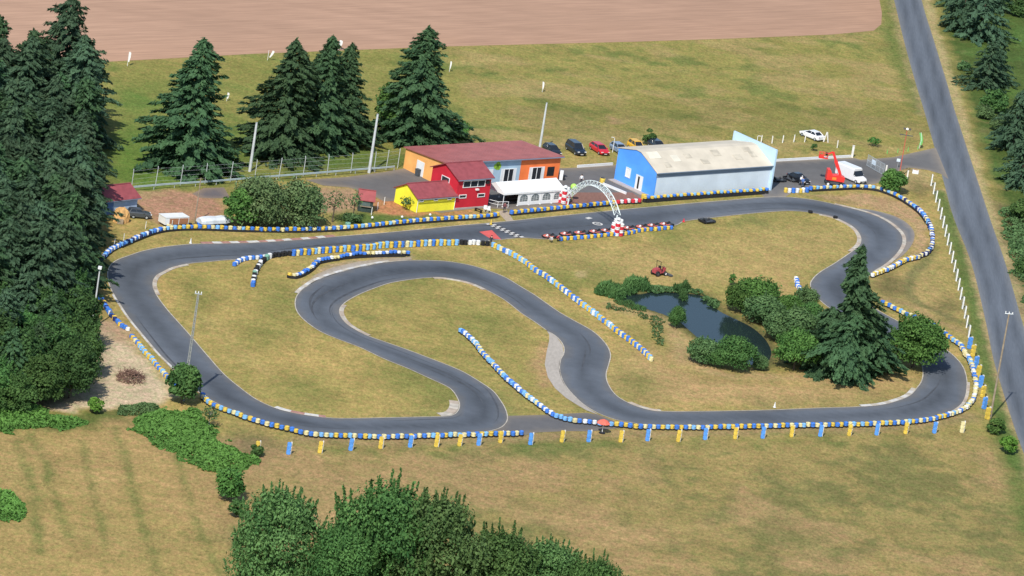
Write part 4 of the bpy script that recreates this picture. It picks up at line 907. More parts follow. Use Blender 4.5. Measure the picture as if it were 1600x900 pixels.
# karts
KRED = paint('kart_red', (.60,.16,.12), .4, .15, 3.0); KWH = paint('kart_white', (.75,.74,.72), .45, .1, 3.0)
def make_kart(label, group):
    t = thing('go_kart', label, 'go-kart', (0,0,0), 0, group)
    mb = MB(); mb.box((0,0,.09),(1.5,.75,.05)); mb.tube([(-.85,-.62,.16),(-.85,.62,.16)], .05, 6); mb.tube([(.85,-.5,.16),(.85,.5,.16)], .04, 6)
    for s in (-1,1): mb.tube([(-1.0,s*.66,.2),(-.5,s*.74,.22),(.5,s*.72,.22),(1.0,s*.5,.2)], .085, 6)
    mb.tube([(1.0,-.5,.2),(1.12,0,.2),(1.0,.5,.2)], .09, 6); mb.build('frame', BLACK, t)
    mb = MB()
    for s in (-1,1): mb.loft([[(x,s*.42,.1),(x,s*(.42+.28*k),.1),(x,s*(.42+.26*k),.1+.22*k),(x,s*.44,.1+.25*k)] for x, k in ((-.55,.7),(-.3,1),(.35,1),(.55,.6))])
    mb.build('side_pod', KRED, t)
    mb = MB(); mb.loft([[(.72,-.6,.08),(.72,.6,.08),(.72,.5,.34),(.72,-.5,.34)],[(1.05,-.48,.08),(1.05,.48,.08),(1.05,.4,.2),(1.05,-.4,.2)]]); mb.build('nose_cone', KRED, t)
    mb = MB(); mb.loft([[(-1.1,-.68,.12),(-1.1,.68,.12),(-1.1,.66,.36),(-1.1,-.66,.36)],[(-.98,-.68,.12),(-.98,.68,.12),(-.98,.66,.36),(-.98,-.66,.36)]]); mb.build('rear_bumper', BLACK, t)
    mb = MB(); mb.loft([[(-.15,-.22,.15),(-.15,.22,.15),(-.15,.18,.24),(-.15,-.18,.24)],[(-.45,-.25,.14),(-.45,.25,.14),(-.47,.2,.34),(-.47,-.2,.34)],[(-.62,-.24,.4),(-.62,.24,.4),(-.68,.2,.62),(-.68,-.2,.62)]]); mb.build('seat', BLACK, t)
    mb = MB(); mb.lathe([(.13,0),(.16,.015),(.16,.03),(.13,.04)], 12, (.2,0,.5), 0, Matrix.Rotation(R(-50),3,'Y'), True); mb.tube([(.2,0,.5),(.5,0,.2)], .02, 6); mb.build('steering_wheel', BLACK, t)
    mb = MB(); mb.box((-.55,.45,.28),(.45,.32,.32)); mb.build('engine', DKGREY, t)
    mb = MB(); mb.loft([[(.35,-.16,.2),(.35,.16,.2),(.35,.13,.5),(.35,-.13,.5)],[(.6,-.2,.12),(.6,.2,.12),(.62,.16,.3),(.62,-.16,.3)]]); mb.build('front_panel', KWH, t)
    for x, r, wd, y in ((-.78,.14,.21,.58),(.72,.13,.13,.56)):
        for s in (-1,1): wheel_to(t, x, s*y, r, wd)
    return t
kd = heading((1000,360), (860,372))
K0 = make_kart('red and white go-kart parked first on the left, clear of the tyre row', 'karts parked in a row along the pit straight')
K0.location = at(858,371.5,.045); K0.rotation_euler = (0,0,kd); K0.scale = (1.05,)*3
KL = ['red and white go-kart second from the left in the parked row', 'red and white go-kart third from the left in the parked row', 'red and white go-kart just left of the middle of the parked row', 'red and white go-kart beside the arch pillar on its left', 'red and white go-kart just right of the chequered pillar', 'red and white go-kart third from the right end of the row', 'red and white go-kart second from the right end of the row', 'red and white go-kart at the right end of the parked row']
for (x, y), lb in zip([(885,368),(907,366.5),(930.5,364.5),(948,363),(983,359),(1003,357),(1021,355),(1040,353)], KL):
    dup(K0, at(x,y,.045), kd+random.uniform(-.06,.06), (1.05,)*3, lb)
k = dup(K0, at(1105,347.5,.045), heading((1000,352),(1200,336)), (1.2,)*3, 'dark go-kart standing alone on the edge of the infield grass'); del k['group']
for ch in k.children:
    if ch.name.startswith(('side_pod','nose','seat','front_panel')): ch.data = ch.data.copy(); ch.data.materials[0] = DKGREY
for (x, y, hdg, lb) in ((1216,283,.5,'black go-kart parked in the hangar shadow'), (1236,282,-.8,'black go-kart standing between hangar and black car')):
    k = dup(K0, at(x,y,.04), hdg, (1.15,)*3, lb); del k['group']
    for ch in k.children:
        if ch.name.startswith(('side_pod','nose','seat','front_panel')): ch.data = ch.data.copy(); ch.data.materials[0] = DKGREY

# ride-on mower
t = thing('ride_on_mower', 'red ride-on mower parked on the dry grass above the pond', 'mower', at(1029,430,0), heading((1016,431),(1045,428)))
C_MOW = paint('mower_red', (.40,.07,.08), .5, .15, 1.5)
mb = MB(); mb.loft([[(-1.1,-.45,.45),(-1.1,.45,.45),(-1.1,.4,1.05),(-1.1,-.4,1.05)],[(-.2,-.5,.42),(-.2,.5,.42),(-.2,.45,1.2),(-.2,-.45,1.2)],[(.0,-.5,.4),(.0,.5,.4),(.0,.45,1.0),(.0,-.45,1.0)]]); mb.build('engine_cover', C_MOW, t)
mb = MB(); mb.box((.45,0,.5),(1.3,.9,.12)); mb.box((.95,0,.85),(.25,.6,.7)); mb.build('deck', C_MOW, t)
mb = MB(); mb.box((.25,0,.85),(.55,.55,.14)); mb.box((.0,0,1.2),(.14,.52,.6)); mb.build('seat', BLACK, t)
mb = MB(); mb.tube([(-.25,-.45,1.0),(-.35,-.45,2.3),(-.35,.45,2.3),(-.25,.45,1.0)], .05, 6); mb.build('roll_bar', BLACK, t)
mb = MB(); mb.lathe([(.15,0),(.2,.015),(.2,.03),(.15,.045)], 12, (.75,0,1.3), 0, Matrix.Rotation(R(-35),3,'Y'), True); mb.tube([(.75,0,1.3),(1.0,0,.9)], .03, 6); mb.build('steering_wheel', BLACK, t)
for y in (-.55,.55): wheel_to(t, -.75, y, .42, .28, DKGREY); wheel_to(t, .85, y, .36, .3, WHITEP)
for y in (-.9,0,.9):
    mb = MB(); mb.loft([[(1.2,y-.42,.12),(1.2,y+.42,.12),(1.2,y+.35,.36),(1.2,y-.35,.36)],[(1.8,y-.42,.12),(1.8,y+.42,.12),(1.75,y+.35,.3),(1.75,y-.35,.3)]]); mb.build('cutting_unit', DKGREY, t)

# ================================================================== arch over the straight with its tyre pillars
fa, fb = at(880,317,0), at(963,367.5,0)
def pillar(p, label):
    t = thing('tyre_pillar', label, 'tyre pillar', p, 0)
    r, h = .41, .25
    for (dx, dy, off, nl) in ((-.60,-.05,0,8),(0,-.40,1,9),(.60,-.05,0,8),(-.34,.52,1,10),(.34,.52,1,10)):
        mb = MB()
        for i in range(nl):
            z = i*h; mi = ((i//2)+off) % 2
            mb.lathe([(r*.5,z+.03),(r*.62,z),(r*.92,z+.02),(r,z+h*.35),(r,z+h*.65),(r*.92,z+h-.02),(r*.62,z+h),(r*.5,z+h-.03)], 12, (dx+random.uniform(-.03,.03),dy,0), mi, None, True)
        mb.build('tyre_column', [TM['red'], TM['white']], t, sm=True)
    mb = MB(); mb.lathe([(.28,0),(.28,.2),(.2,.35)], 12, (0,.05,2.5)); mb.build('cap', TM['white'], t)
pillar(fa, 'red and white chequered tyre pillar at the tent end of the arch'); pillar(fb, 'red and white chequered tyre pillar at the infield end of the arch')
t = thing('truss_arch', 'white lattice truss arch spanning the pit straight between two tyre pillars', 'arch', fa)
d = (fb-fa); L_ = d.length; dx = d.normalized(); sx = Vector((-dx.y, dx.x, 0)); K = 18
PROF = [(.085,1.5),(.12,2.0),(.19,3.0),(.28,4.1),(.39,5.0),(.52,5.5),(.65,5.6),(.77,5.2),(.87,4.4),(.95,3.3),(1.0,2.3)]
PS = smooth([(u*L_, z) for u, z in PROF])
PS = resample(PS, sum((q-p).length for p, q in zip(PS, PS[1:]))/K)[:K+1]; K = len(PS)-1
def arcp(u, out, lat):
    i = min(K, max(0, int(round(u*K)))); p = PS[i]; tg = (PS[min(i+1,K)]-PS[max(i-1,0)]).normalized(); q = p+Vector((-tg.y, tg.x))*out
    return dx*q.x+sx*lat+Vector((0,0,q.y))
ch = [[arcp(i/K, o_, l_) for i in range(K+1)] for o_, l_ in ((.0,-.55),(.0,.55),(.7,0))]
TRU = paint('truss_white', (.72,.80,.78), .4, .08, 2.0)
for c in ch:
    mb = MB(); mb.tube(c, .065, 6); mb.build('chord', TRU, t)
mb = MB()
for i in range(K):
    for a_, b_ in ((0,1),(1,2),(2,0)):
        mb.tube([ch[a_][i], ch[b_][i]], .028, 4, 0, False); mb.tube([ch[a_][i], ch[b_][i+1]], .028, 4, 0, False)
mb.build('lattice', TRU, t)
mb = MB()
for u in (0, 1):
    q = arcp(u,0,0); mb.tube([(q.x,q.y,0), q], .12, 8)
mb.build('foot', TRU, t)
t = thing('green_balloon', 'lime green ball at the tent end of the truss arch', 'ball', at(893,314,0)); 
mb = MB(); mb.lathe([(.02,-.55)]+[(.55*math.cos(a),.55*math.sin(a)) for a in np.linspace(-1.2,1.2,9)]+[(.02,.55)], 14, (0,0,2.3)); mb.tube([(0,0,0),(0,0,1.9)], .04, 6); mb.build('ball', paint('lime', (.42,.72,.12), .5, .08), t, sm=True)

# ================================================================== poles, posts, fences
def ht(base, top):
    b_, p_ = Vector(base), Vector(top); return (p_-b_).length/(scale_at(G(*base))*math.cos(PITCH))
def pole(name, label, base, top, r0, r1, mat, cat, extra=None, group=None):
    h = ht(base, top); t = thing(name, label, cat, at(*base, 0), 0, group)
    mb = MB(); mb.tube([(0,0,-.1),(0,0,h)], [r0,r1], 10); mb.build('pole', mat, t)
    if extra: extra(t, h)
    return t
def lamp_head(t, h):
    mb = MB(); mb.box((0,-.1,h+.12),(.5,.75,.3)); mb.build('lamp_head', WHITEP, t)
GREYP = paint('concrete_mast', (.55,.58,.58), .8, .12, 1.0)
pole('lighting_mast', 'tall pale mast standing left of the willow in front of the big conifers', (390,268), (402,193), .24, .16, GREYP, 'mast', lambda t, h: MB().box((0,0,h+.05),(.3,.3,.1)).build('cap', STEEL, t))
pole('lighting_mast', 'tall pale mast between the conifers and the kiosk yard', (576.5,270), (592,180), .25, .16, GREYP, 'mast', lambda t, h: MB().box((0,0,h+.05),(.3,.3,.1)).build('cap', STEEL, t))
pole('lighting_mast', 'tall pale mast behind the right end of the red roof', (842.5,236), (853,162), .22, .13, GREYP, 'mast', lambda t, h: MB().box((0,0,h+.05),(.25,.25,.1)).build('cap', STEEL, t))
pole('lamp_post', 'lamp post with white lantern standing at the edge of the wood', (143,514), (156,419), .13, .10, GREYP, 'lamp post', lamp_head)
LATG = paint('weathered_concrete', (.30,.31,.29), .9, .15, 1.0)
def lattice(base, top, label):
    h = ht(base, top); t = thing('lattice_mast', label, 'mast', at(*base, 0)); w0, w1 = .34, .20; mb = MB()
    def cor(z, i): k = w0+(w1-w0)*z/h; return Vector(((-k, k, k, -k)[i]*.5, (-k, -k, k, k)[i]*.7, z))
    for i in range(4): mb.tube([cor(0,i), cor(h,i)], .055, 4)
    mb.build('frame', LATG, t); mb = MB(); n = 26
    for k in range(n):
        for i in range(4): mb.tube([cor(h*k/n,i), cor(h*(k+1)/n,(i+1)%4)], .03, 4, 0, False)
        mb.box((0,0,h*k/n),(.3,.4,.08))
    mb.build('bracing', LATG, t); mb = MB(); mb.box((0,0,h+.1),(1.0,.12,.12)); mb.build('cross_arm', STEEL, t)
    for x in (-.4,0,.4): mb = MB(); mb.lathe([(.05,0),(.08,.1),(.05,.3)], 8, (x,0,h+.16)); mb.build('insulator', WHITEP, t)
lattice((286,626), (311,460), 'grey concrete lattice power mast rising behind the bush at the lower left bend')
def wood_top(t, h):
    mb = MB(); mb.box((0,0,h-.9),(.14,.14,.9)); mb.build('pole_band', BLACK, t)
    mb = MB(); mb.tube([(-.6,0,h),(.6,0,h+.1)], .05, 6); mb.build('cross_arm', STEEL, t)
    for x in (-.5,0,.5): mb = MB(); mb.lathe([(.05,0),(.08,.1),(.05,.28)], 8, (x,0,h+.1)); mb.build('insulator', WHITEP, t)
pole('telegraph_pole', 'tall timber telegraph pole beside the road at the lower right', (1547,654), (1580,492), .17, .11, WOOD, 'utility pole', wood_top)
pole('timber_post', 'thin timber pole rising from the pink dirt yard left of the willow', (304,348), (314,279), .10, .08, WOOD, 'pole', lambda t, h: MB().box((0,0,h+.02),(.2,.2,.04)).build('cap', WOOD, t))
def red_top(t, h):
    mb = MB(); mb.box((0,0,h-1.0),(2.2,.12,.12)); mb.build('cross_arm', DKGREY, t)
    for x in (-.45,0,.45):
        mb = MB(); mb.lathe([(.12,0),(.2,.2),(.2,.24)], 8, (x,0,h), 0, Matrix.Rotation(R(60),3,'X')); mb.build('floodlight', BLACK if x else WHITEP, t)
pole('floodlight_pole', 'slender red floodlight pole behind the round bush at the entrance', (1404,280), (1418,203), .08, .06, paint('pole_red', (.55,.12,.08), .6), 'lamp post', red_top)
pole('street_lamp', 'white curved lamp at the left corner of the blue hangar', (957,238), (959,216), .06, .05, WHITEP, 'street lamp', lambda t, h: (MB().tube([(0,0,h),(-.15,-.1,h+.12),(-.55,-.2,h+.15)], .05, 6).build('arm', WHITEP, t)))
pole('street_lamp', 'white lamp behind the right end of the hangar', (1181,232), (1185,213), .06, .05, WHITEP, 'street lamp', lambda t, h: (MB().tube([(0,0,h),(.15,-.1,h+.1),(.5,-.2,h+.12)], .05, 6).build('arm', WHITEP, t)))
def copies(proto, pts, group, labels=None, z=0, rz=None):
    for i, p in enumerate(pts):
        if i == 0: proto.location = at(*p, z); continue
        r = dup(proto, at(*p, z), proto.rotation_euler.z+random.uniform(-.12,.12) if rz is None else rz(i)); r.rotation_euler.y = random.uniform(-.03,.03)
        if labels: r['label'] = labels if isinstance(labels, str) else labels[i]
# tall fence posts behind the yard
GAL = paint('fence_post_grey', (.50,.53,.53), .7, .12, 1.2)
t = thing('fence_post', 'tall slim grey fence post along the grass behind the yard', 'fence post', (0,0,0), 0, 'tall slim fence posts behind the yard')
MB().tube([(0,0,0),(0,0,2.95)], .055, 6).build('post', GAL, t); MB().tube([(0,0,2.95),(-.05,.25,3.2)], .045, 6).build('angled_tip', GAL, t)
copies(t, [(205,296),(242.5,291.5),(281.5,289.5),(320,287),(359.5,284),(397.5,281),(435.5,278),(473.5,275),(511,272.5),(548,270),(584,268),(603,265.5),(621,263)], None)
t = thing('guard_rail', 'long galvanised guard rail along the back of the yard', 'guard rail'); mb = MB(); pts = [Vector((p.x,p.y,.62)) for p in resample(W([(208,299),(260,294.5),(330,290),(400,284),(480,278),(545,272.5),(575,270),(605,268),(622,266)]), 2.0)]
for u, v in zip(pts, pts[1:]):
    for dz in (0,.17): mb.tube([u+Vector((0,0,dz)), v+Vector((0,0,dz))], .08, 5)
mb.build('rail', paint('rail_zinc', (.46,.55,.56), .45, .1, 1.0, .25), t)
MB_ = MB(); MB_.box((0,0,.4),(.1,.12,.8)); pm = MB_.mesh('rail_post', STEEL)
for p in pts[::2]: link('rail_post', pm, t, (p.x, p.y+.14, 0))
# chain-link mesh strung between the tall posts (thin wires)
mb = MB(); fp = [G(*p) for p in [(205,296),(242.5,291.5),(281.5,289.5),(320,287),(359.5,284),(397.5,281),(435.5,278),(473.5,275),(511,272.5),(548,270),(584,268),(603,265.5),(621,263)]]
for u, v in zip(fp, fp[1:]):
    for z in (.9,1.6,2.3,2.9): mb.tube([u+Vector((0,0,z)), v+Vector((0,0,z))], .010, 3, 0, False)
tag(mb.build('fence_wire', GAL), 'thin wires strung between the tall grey fence posts', 'fence wire')
# white concrete posts beyond the entrance yard
t = thing('concrete_post', 'short white concrete post in the grass right of the hangar', 'fence post', (0,0,0), 0, 'short white concrete posts behind the entrance yard')
MB().box((0,0,.55),(.16,.16,1.1)).build('post', CONCR, t); MB().box((0,.06,1.18),(.14,.2,.18)).build('angled_tip', CONCR, t)
copies(t, [(1189,223),(1206,224),(1222.5,223),(1240,222),(1257,222),(1308,231)], None)
t = thing('concrete_post', 'pair of white posts leaning together beside the white car', 'fence post', at(1289,222,0)); mb = MB(); mb.tube([(-.25,0,0),(.1,0,1.75)], .11, 6); mb.build('post', CONCR, t); mb = MB(); mb.tube([(.5,0,0),(.14,0,1.75)], .11, 6); mb.build('brace', CONCR, t)
t = thing('gate_post', 'thick white gate post at the end of the low white wall', 'gate post', at(1331,246,0)); MB().box((0,0,1.0),(.35,.35,2.0)).build('post', CONCR, t); MB().box((0,0,2.03),(.42,.42,.06)).build('cap', CONCR, t)
for a_, b_, lb in (((1211,252.5),(1329,246),'low white wall along the back of the entrance yard'), ((902,262),(957,258),'low white kerb wall between club house and hangar'), ((942,289),(978,304),'white edging bar in front of the blue gable')):
    o, rz, Wq, _ = frame(a_, b_, a_); t = thing('low_wall', lb, 'low wall', o, rz); MB().box((Wq/2,0,.17),(Wq,.2,.36)).build('wall', WHITEP, t); MB().box((Wq/2,0,.37),(Wq,.24,.04)).build('coping', WHITEP, t)
t = thing('gate_post', 'white gate post left of the round entrance bush', 'gate post', at(1384,269,0)); MB().box((0,0,.6),(.25,.25,1.2)).build('post', CONCR, t)
t = thing('gate_post', 'white post right of the round entrance bush', 'gate post', at(1417,280,0)); MB().box((0,0,.75),(.22,.22,1.5)).build('post', CONCR, t)
t = thing('stone_trough', 'white rectangular trough by the entrance drive', 'trough', at(1430,271,0)); MB().box((0,0,.3),(1.0,.5,.6)).build('basin', WHITEP, t); MB().box((0,0,.605),(.8,.34,.012)).build('soil', BROWN, t)
t = thing('mesh_gate', 'grey wire mesh gate standing open across the entrance drive', 'gate', at(1354,259,0), heading((1354,259),(1380,274)))
Lg = (G(1380,274)-G(1354,259)).length; mb = MB()
for z in (.1,1.0,1.9): mb.tube([(0,0,z),(Lg,0,z)], .035, 6)
for k in range(5): mb.tube([(Lg*k/4,0,.05),(Lg*k/4,0,1.95)], .035, 6)
mb.build('gate_frame', STEEL, t); mb = MB()
for k in range(60): mb.tube([(Lg*k/60,0,.1),(Lg*k/60,0,1.9)], .012, 3, 0, False)
mb.build('mesh_infill', STEEL, t); mb = MB(); mb.box((Lg*.38,-.05,1.2),(1.1,.04,.8)); mb.build('sign_board', paint('sign_pale', (.62,.72,.80), .5), t)
t = thing('small_sign', 'small pale sign on a post beside the entrance bush', 'sign', at(1402,262,0)); MB().tube([(0,0,0),(0,0,1.2)], .04, 6).build('post', STEEL, t); MB().box((0,-.05,1.3),(.6,.03,.5)).build('board', paint('sign_pale', (.62,.72,.80), .5), t)
GRN = paint('marker_green', (.16,.50,.13), .6, .1, 2.0)
t = thing('marker_post', 'short bright green marker post beside the entrance drive', 'marker', (0,0,0), 0, 'bright green markers along the entrance drive'); MB().tube([(0,0,0),(0,0,.7)], [.09,.05], 6).build('post', GRN, t)
copies(t, [(1386,240),(1402.5,238.5),(1418.5,236.5),(1434,233.5)], None)
t = thing('feather_flag', 'bright green curved feather flag near the road junction', 'flag', at(1436,232,0)); MB().tube([(0,0,0),(.15,0,1.5),(-.1,0,2.8)], .04, 6).build('flag_pole', WHITEP, t)
mb = MB(); mb.loft([[(x-.22,.0,z),(x+.22,.0,z),(x+.22,.03,z),(x-.22,.03,z)] for x, z in ((.1,.6),(.22,1.2),(.1,1.9),(-.2,2.7))]); mb.build('flag_cloth', GRN, t)
# white roadside posts, then tyre padded posts
t = thing('roadside_post', 'tall white concrete post in the fence row along the road', 'fence post', (0,0,0), heading((1454,288),(1514,526)), 'white concrete posts along the road'); MB().box((0,0,.95),(.42,.18,1.9)).build('post', WHITEP, t); MB().box((0,0,1.92),(.38,.14,.04)).build('cap', CONCR, t)
rp = []; 
for k in range(18):
    u = k/17; rp.append((1454.5+(1513-1454.5)*u+1.5*math.sin(u*math.pi), 290+(527-290)*(u*.92+.08*u*u)))
copies(t, rp, None)
fw = MB(); gp = [G(*p) for p in rp]
for u, v in zip(gp, gp[1:]):
    for z in (.5,.95,1.4): fw.tube([u+Vector((0,0,z)), v+Vector((0,0,z))], .010, 3, 0, False)
tag(fw.build('fence_wire', GAL), 'thin wires strung between the white roadside posts', 'fence wire')
def padded(c, label, grp, rz):
    t = thing('padded_post', label, 'padded post', (0,0,0), rz, grp)
    MB().box((.30,.10,.88),(.16,.2,1.78)).build('post', CONCR, t); mb = MB()
    for k in range(3):
        z = .30+k*.565
        mb.loft([[(-.27,y_,z-.20*s_),(-.20*s_,y_,z-.275),(.20*s_,y_,z-.275),(.27,y_,z-.20*s_),(.27,y_,z+.20*s_),(.20*s_,y_,z+.275),(-.20*s_,y_,z+.275),(-.27,y_,z+.20*s_)] for y_, s_ in ((-.16,.8),(-.11,1),(.08,1),(.13,.8))])
    mb.build('tyre_padding', TM[c], t, sm=False); return t
pb_ = padded('azure', 'white post padded with blue tyres along the lower field fence', 'blue tyre padded posts along the lower field', R(10))
py_ = padded('yellow', 'white post padded with yellow tyres along the lower field fence', 'yellow tyre padded posts along the lower field', R(10))
copies(py_, [(401,708),(499,708),(594,701),(681,698),(717,697),(781,692),(877,691),(969,691),(1059,690),(1148,686),(1236,683),(1326,681),(1414,678)], None)
copies(pb_, [(450,710),(547,704),(640,699),(747,696),(828,695),(919,690.5),(1011,689),(1101,687),(1191,685),(1281,682),(1369,680),(1459,677)], None)
py2 = padded('cream', 'pale post padded with worn yellow and black tyres near the lower right corner', None, R(10)); py2.location = at(1502,676,0); del py2['category']; py2['category'] = 'padded post'
pb3 = padded('azure', 'white roadside post padded with blue tyres at the lower right bend', 'blue tyre padded posts along the road', R(35)); py3 = padded('yellow', 'white roadside post padded with yellow tyres at the lower right bend', 'yellow tyre padded posts along the road', R(35))
for q in (pb3, py3): q.scale = (1.25,1.25,1.05)
copies(pb3, [(1514,545),(1524,575),(1531,605),(1537,639)], None); copies(py3, [(1519,557),(1527.5,589),(1534.5,621),(1542,655)], None)
# small bollards, white balls, tyres, cones
t = thing('wood_marker', 'slim white marker stake on the orange earth by the kiosk', 'stake', (0,0,0), 0, 'white stakes in front of the kiosk'); MB().tube([(0,0,0),(0,0,1.25)], .055, 6).build('stake', WHITEP, t)
copies(t, [(580,336),(589.5,328),(600,320)], None)
t = thing('globe_light', 'small white globe light in the grass behind the hut barrier', 'garden light', (0,0,0), 0, 'white globe lights in the grass by the huts'); MB().tube([(0,0,0),(0,0,.3)], .04, 6).build('stem', BLACK, t); MB().lathe([(.02,0)]+[(.2*math.cos(a),.2+.2*math.sin(a)) for a in np.linspace(-1.3,1.3,7)]+[(.02,.4)], 10, (0,0,.28)).build('globe', WHITEP, t, sm=True)
copies(t, [(581,344.5),(627.5,343.5),(671.5,340)], None)
o = link('tyre_stack', stack_mesh('green', 4, .45, bare=0), None, at(543,355,.02)); tag(o, 'grey white stack of big tyres under the small bare tree', 'tyre stack')
o = link('tyre_block', stack_mesh('black', 2, .38, bare=0), None, at(1266,333,.05)); tag(o, 'pair of black tyres on the inside kerb left of the top bend', 'tyre')
o = link('tyre_block', stack_mesh('black', 2, .38, bare=0), None, at(1305,341.5,.05)); tag(o, 'pair of black tyres on the inside kerb nearer the top bend', 'tyre')
def cone(px, c, label, h=.75):
    t = thing('traffic_cone', label, 'cone', at(*px, .05)); MB().box((0,0,.02),(.4,.4,.04)).build('base', TM[c], t); MB().lathe([(.16,0),(.04,h)], 12, (0,0,.04)).build('cone', TM[c], t)
cone((1210,637), 'white', 'white cone on the grass edge of the lower straight'); cone((1068,347), 'red', 'small red cone at the infield edge right of the kart row', .5); cone((297.5,380.5), 'white', 'white cone beside the red and white kerb'); cone((767,351), 'yellow', 'yellow cone at the end of the finish line')
t = thing('wheelie_bin', 'dark grey wheelie bin by the apricot end wall', 'bin', at(653,275,.03), rz); MB().box((0,0,.55),(.7,.75,1.0),taper=1.15).build('body', DKGREY, t); MB().box((0,0,1.1),(.85,.9,.08)).build('lid', DKGREY, t)
t = thing('white_cabinet', 'white cabinet standing at the right end of the orange wall', 'cabinet', at(876,281,.03), 0); MB().box((0,0,.75),(.55,.6,1.5)).build('body', WHITEP, t); MB().box((.45,.1,.4),(.3,.5,.8)).build('side_box', BLACK, t)
t = thing('yellow_drum', 'yellow drum by the low wall at the blue gable', 'drum', at(940.5,287,.03)); MB().lathe([(.42,0),(.45,.1),(.42,.45),(.45,.8),(.42,.9)], 14).build('drum', TM['yellow'], t, sm=True); MB().lathe([(.36,0),(.36,.02)], 14, (0,0,.9)).build('lid', BLACK, t)
t = thing('yellow_drum', 'yellow drum standing at the front corner of the hangar', 'drum', at(1005.5,312,.03)); MB().lathe([(.42,0),(.45,.1),(.42,.45),(.45,.8),(.42,.9)], 14).build('drum', TM['yellow'], t, sm=True)
t = thing('picnic_bench', 'dark bench on the slab in front of the red tower', 'bench', at(747,331.5,.03), rz); MB().box((0,0,.45),(1.5,.4,.06)).build('seat', BLACK, t)
for x in (-.6,.6): MB().box((x,0,.21),(.08,.38,.42)).build('leg', BLACK, t)
for px, lb in (((758,331),'white plastic chair left of the tent ramp'),((763.5,332.5),'white plastic chair nearest the barrier end by the tent')):
    t = thing('garden_chair', lb, 'chair', at(*px,.03), .4); MB().box((0,0,.45),(.5,.5,.05)).build('seat', WHITEP, t); MB().box((0,.24,.72),(.5,.05,.5)).build('backrest', WHITEP, t)
    for x in (-.21,.21):
        for y in (-.2,.2): MB().tube([(x,y,0),(x,y,.44)], .025, 6).build('leg', WHITEP, t)
t = thing('parasol', 'red parasol on a white pole behind the tyre barrier', 'parasol', at(940.5,677,.0)); MB().tube([(0,0,0),(0,0,2.0)], .05, 6).build('pole', WHITEP, t); MB().lathe([(.45,0),(.45,.12),(.1,.2)], 10).build('base', BLACK, t)
mb = MB(); n = 8; mb.loft([[(r*math.cos(a)*(1 if k%2 else .9), r*math.sin(a)*(1 if k%2 else .9), z) for k, a in enumerate(np.linspace(0,2*math.pi,16,endpoint=False))] for r, z in ((.95,1.45),(.98,1.52),(.6,1.85),(.05,2.08))]); mb.build('canopy', paint('parasol_red', (.75,.16,.11), .7), t)
# white markers on the meadow
FLG = paint('flag_white', (.80,.80,.78), .7, .05)
def flag(base, top, wd, label, lean=0.0):
    h = ht(base, top); t = thing('marker_banner', label, 'banner', at(*base, 0)); MB().tube([(0,0,0),(0,0,h)], .04, 6).build('pole', FLG, t)
    mb = MB(); mb.loft([[(.02+lean*z,-.02,z),(.02+wd*k+lean*z,-.02,z),(.02+wd*k+lean*z,.02,z),(.02+lean*z,.02,z)] for z, k in ((h*.3,.5),(h*.6,.9),(h*.9,1),(h,.6))]); mb.build('banner_cloth', FLG, t)
flag((199,103), (206,82), .34, 'white banner at the corner of the ploughed field'); flag((418,94), (425,80), .4, 'white leaning banner on the meadow edge left of the conifers', .35); flag((529,78), (532,63), .5, 'white banner behind the tops of the middle conifers'); flag((702,112), (708,97), .2, 'thin white banner right of the tallest conifer'); flag((847,144), (850,128), .3, 'small grey white banner alone on the meadow', -.1); flag((354,158), (357,145), .3, 'white banner right of the left conifer'); flag((549,134), (551,126), .3, 'white banner between the middle conifers')
# barbed stakes: thin posts by the sand patch
t = thing('stake', 'white stake in the weeds behind the left barrier', 'stake', (0,0,0), 0, 'white stakes behind the left barrier'); MB().tube([(0,0,0),(0,0,1.2)], .06, 6).build('stake', CONCR, t)
copies(t, [(227,358),(268,356),(178,385),(193,377)], None)

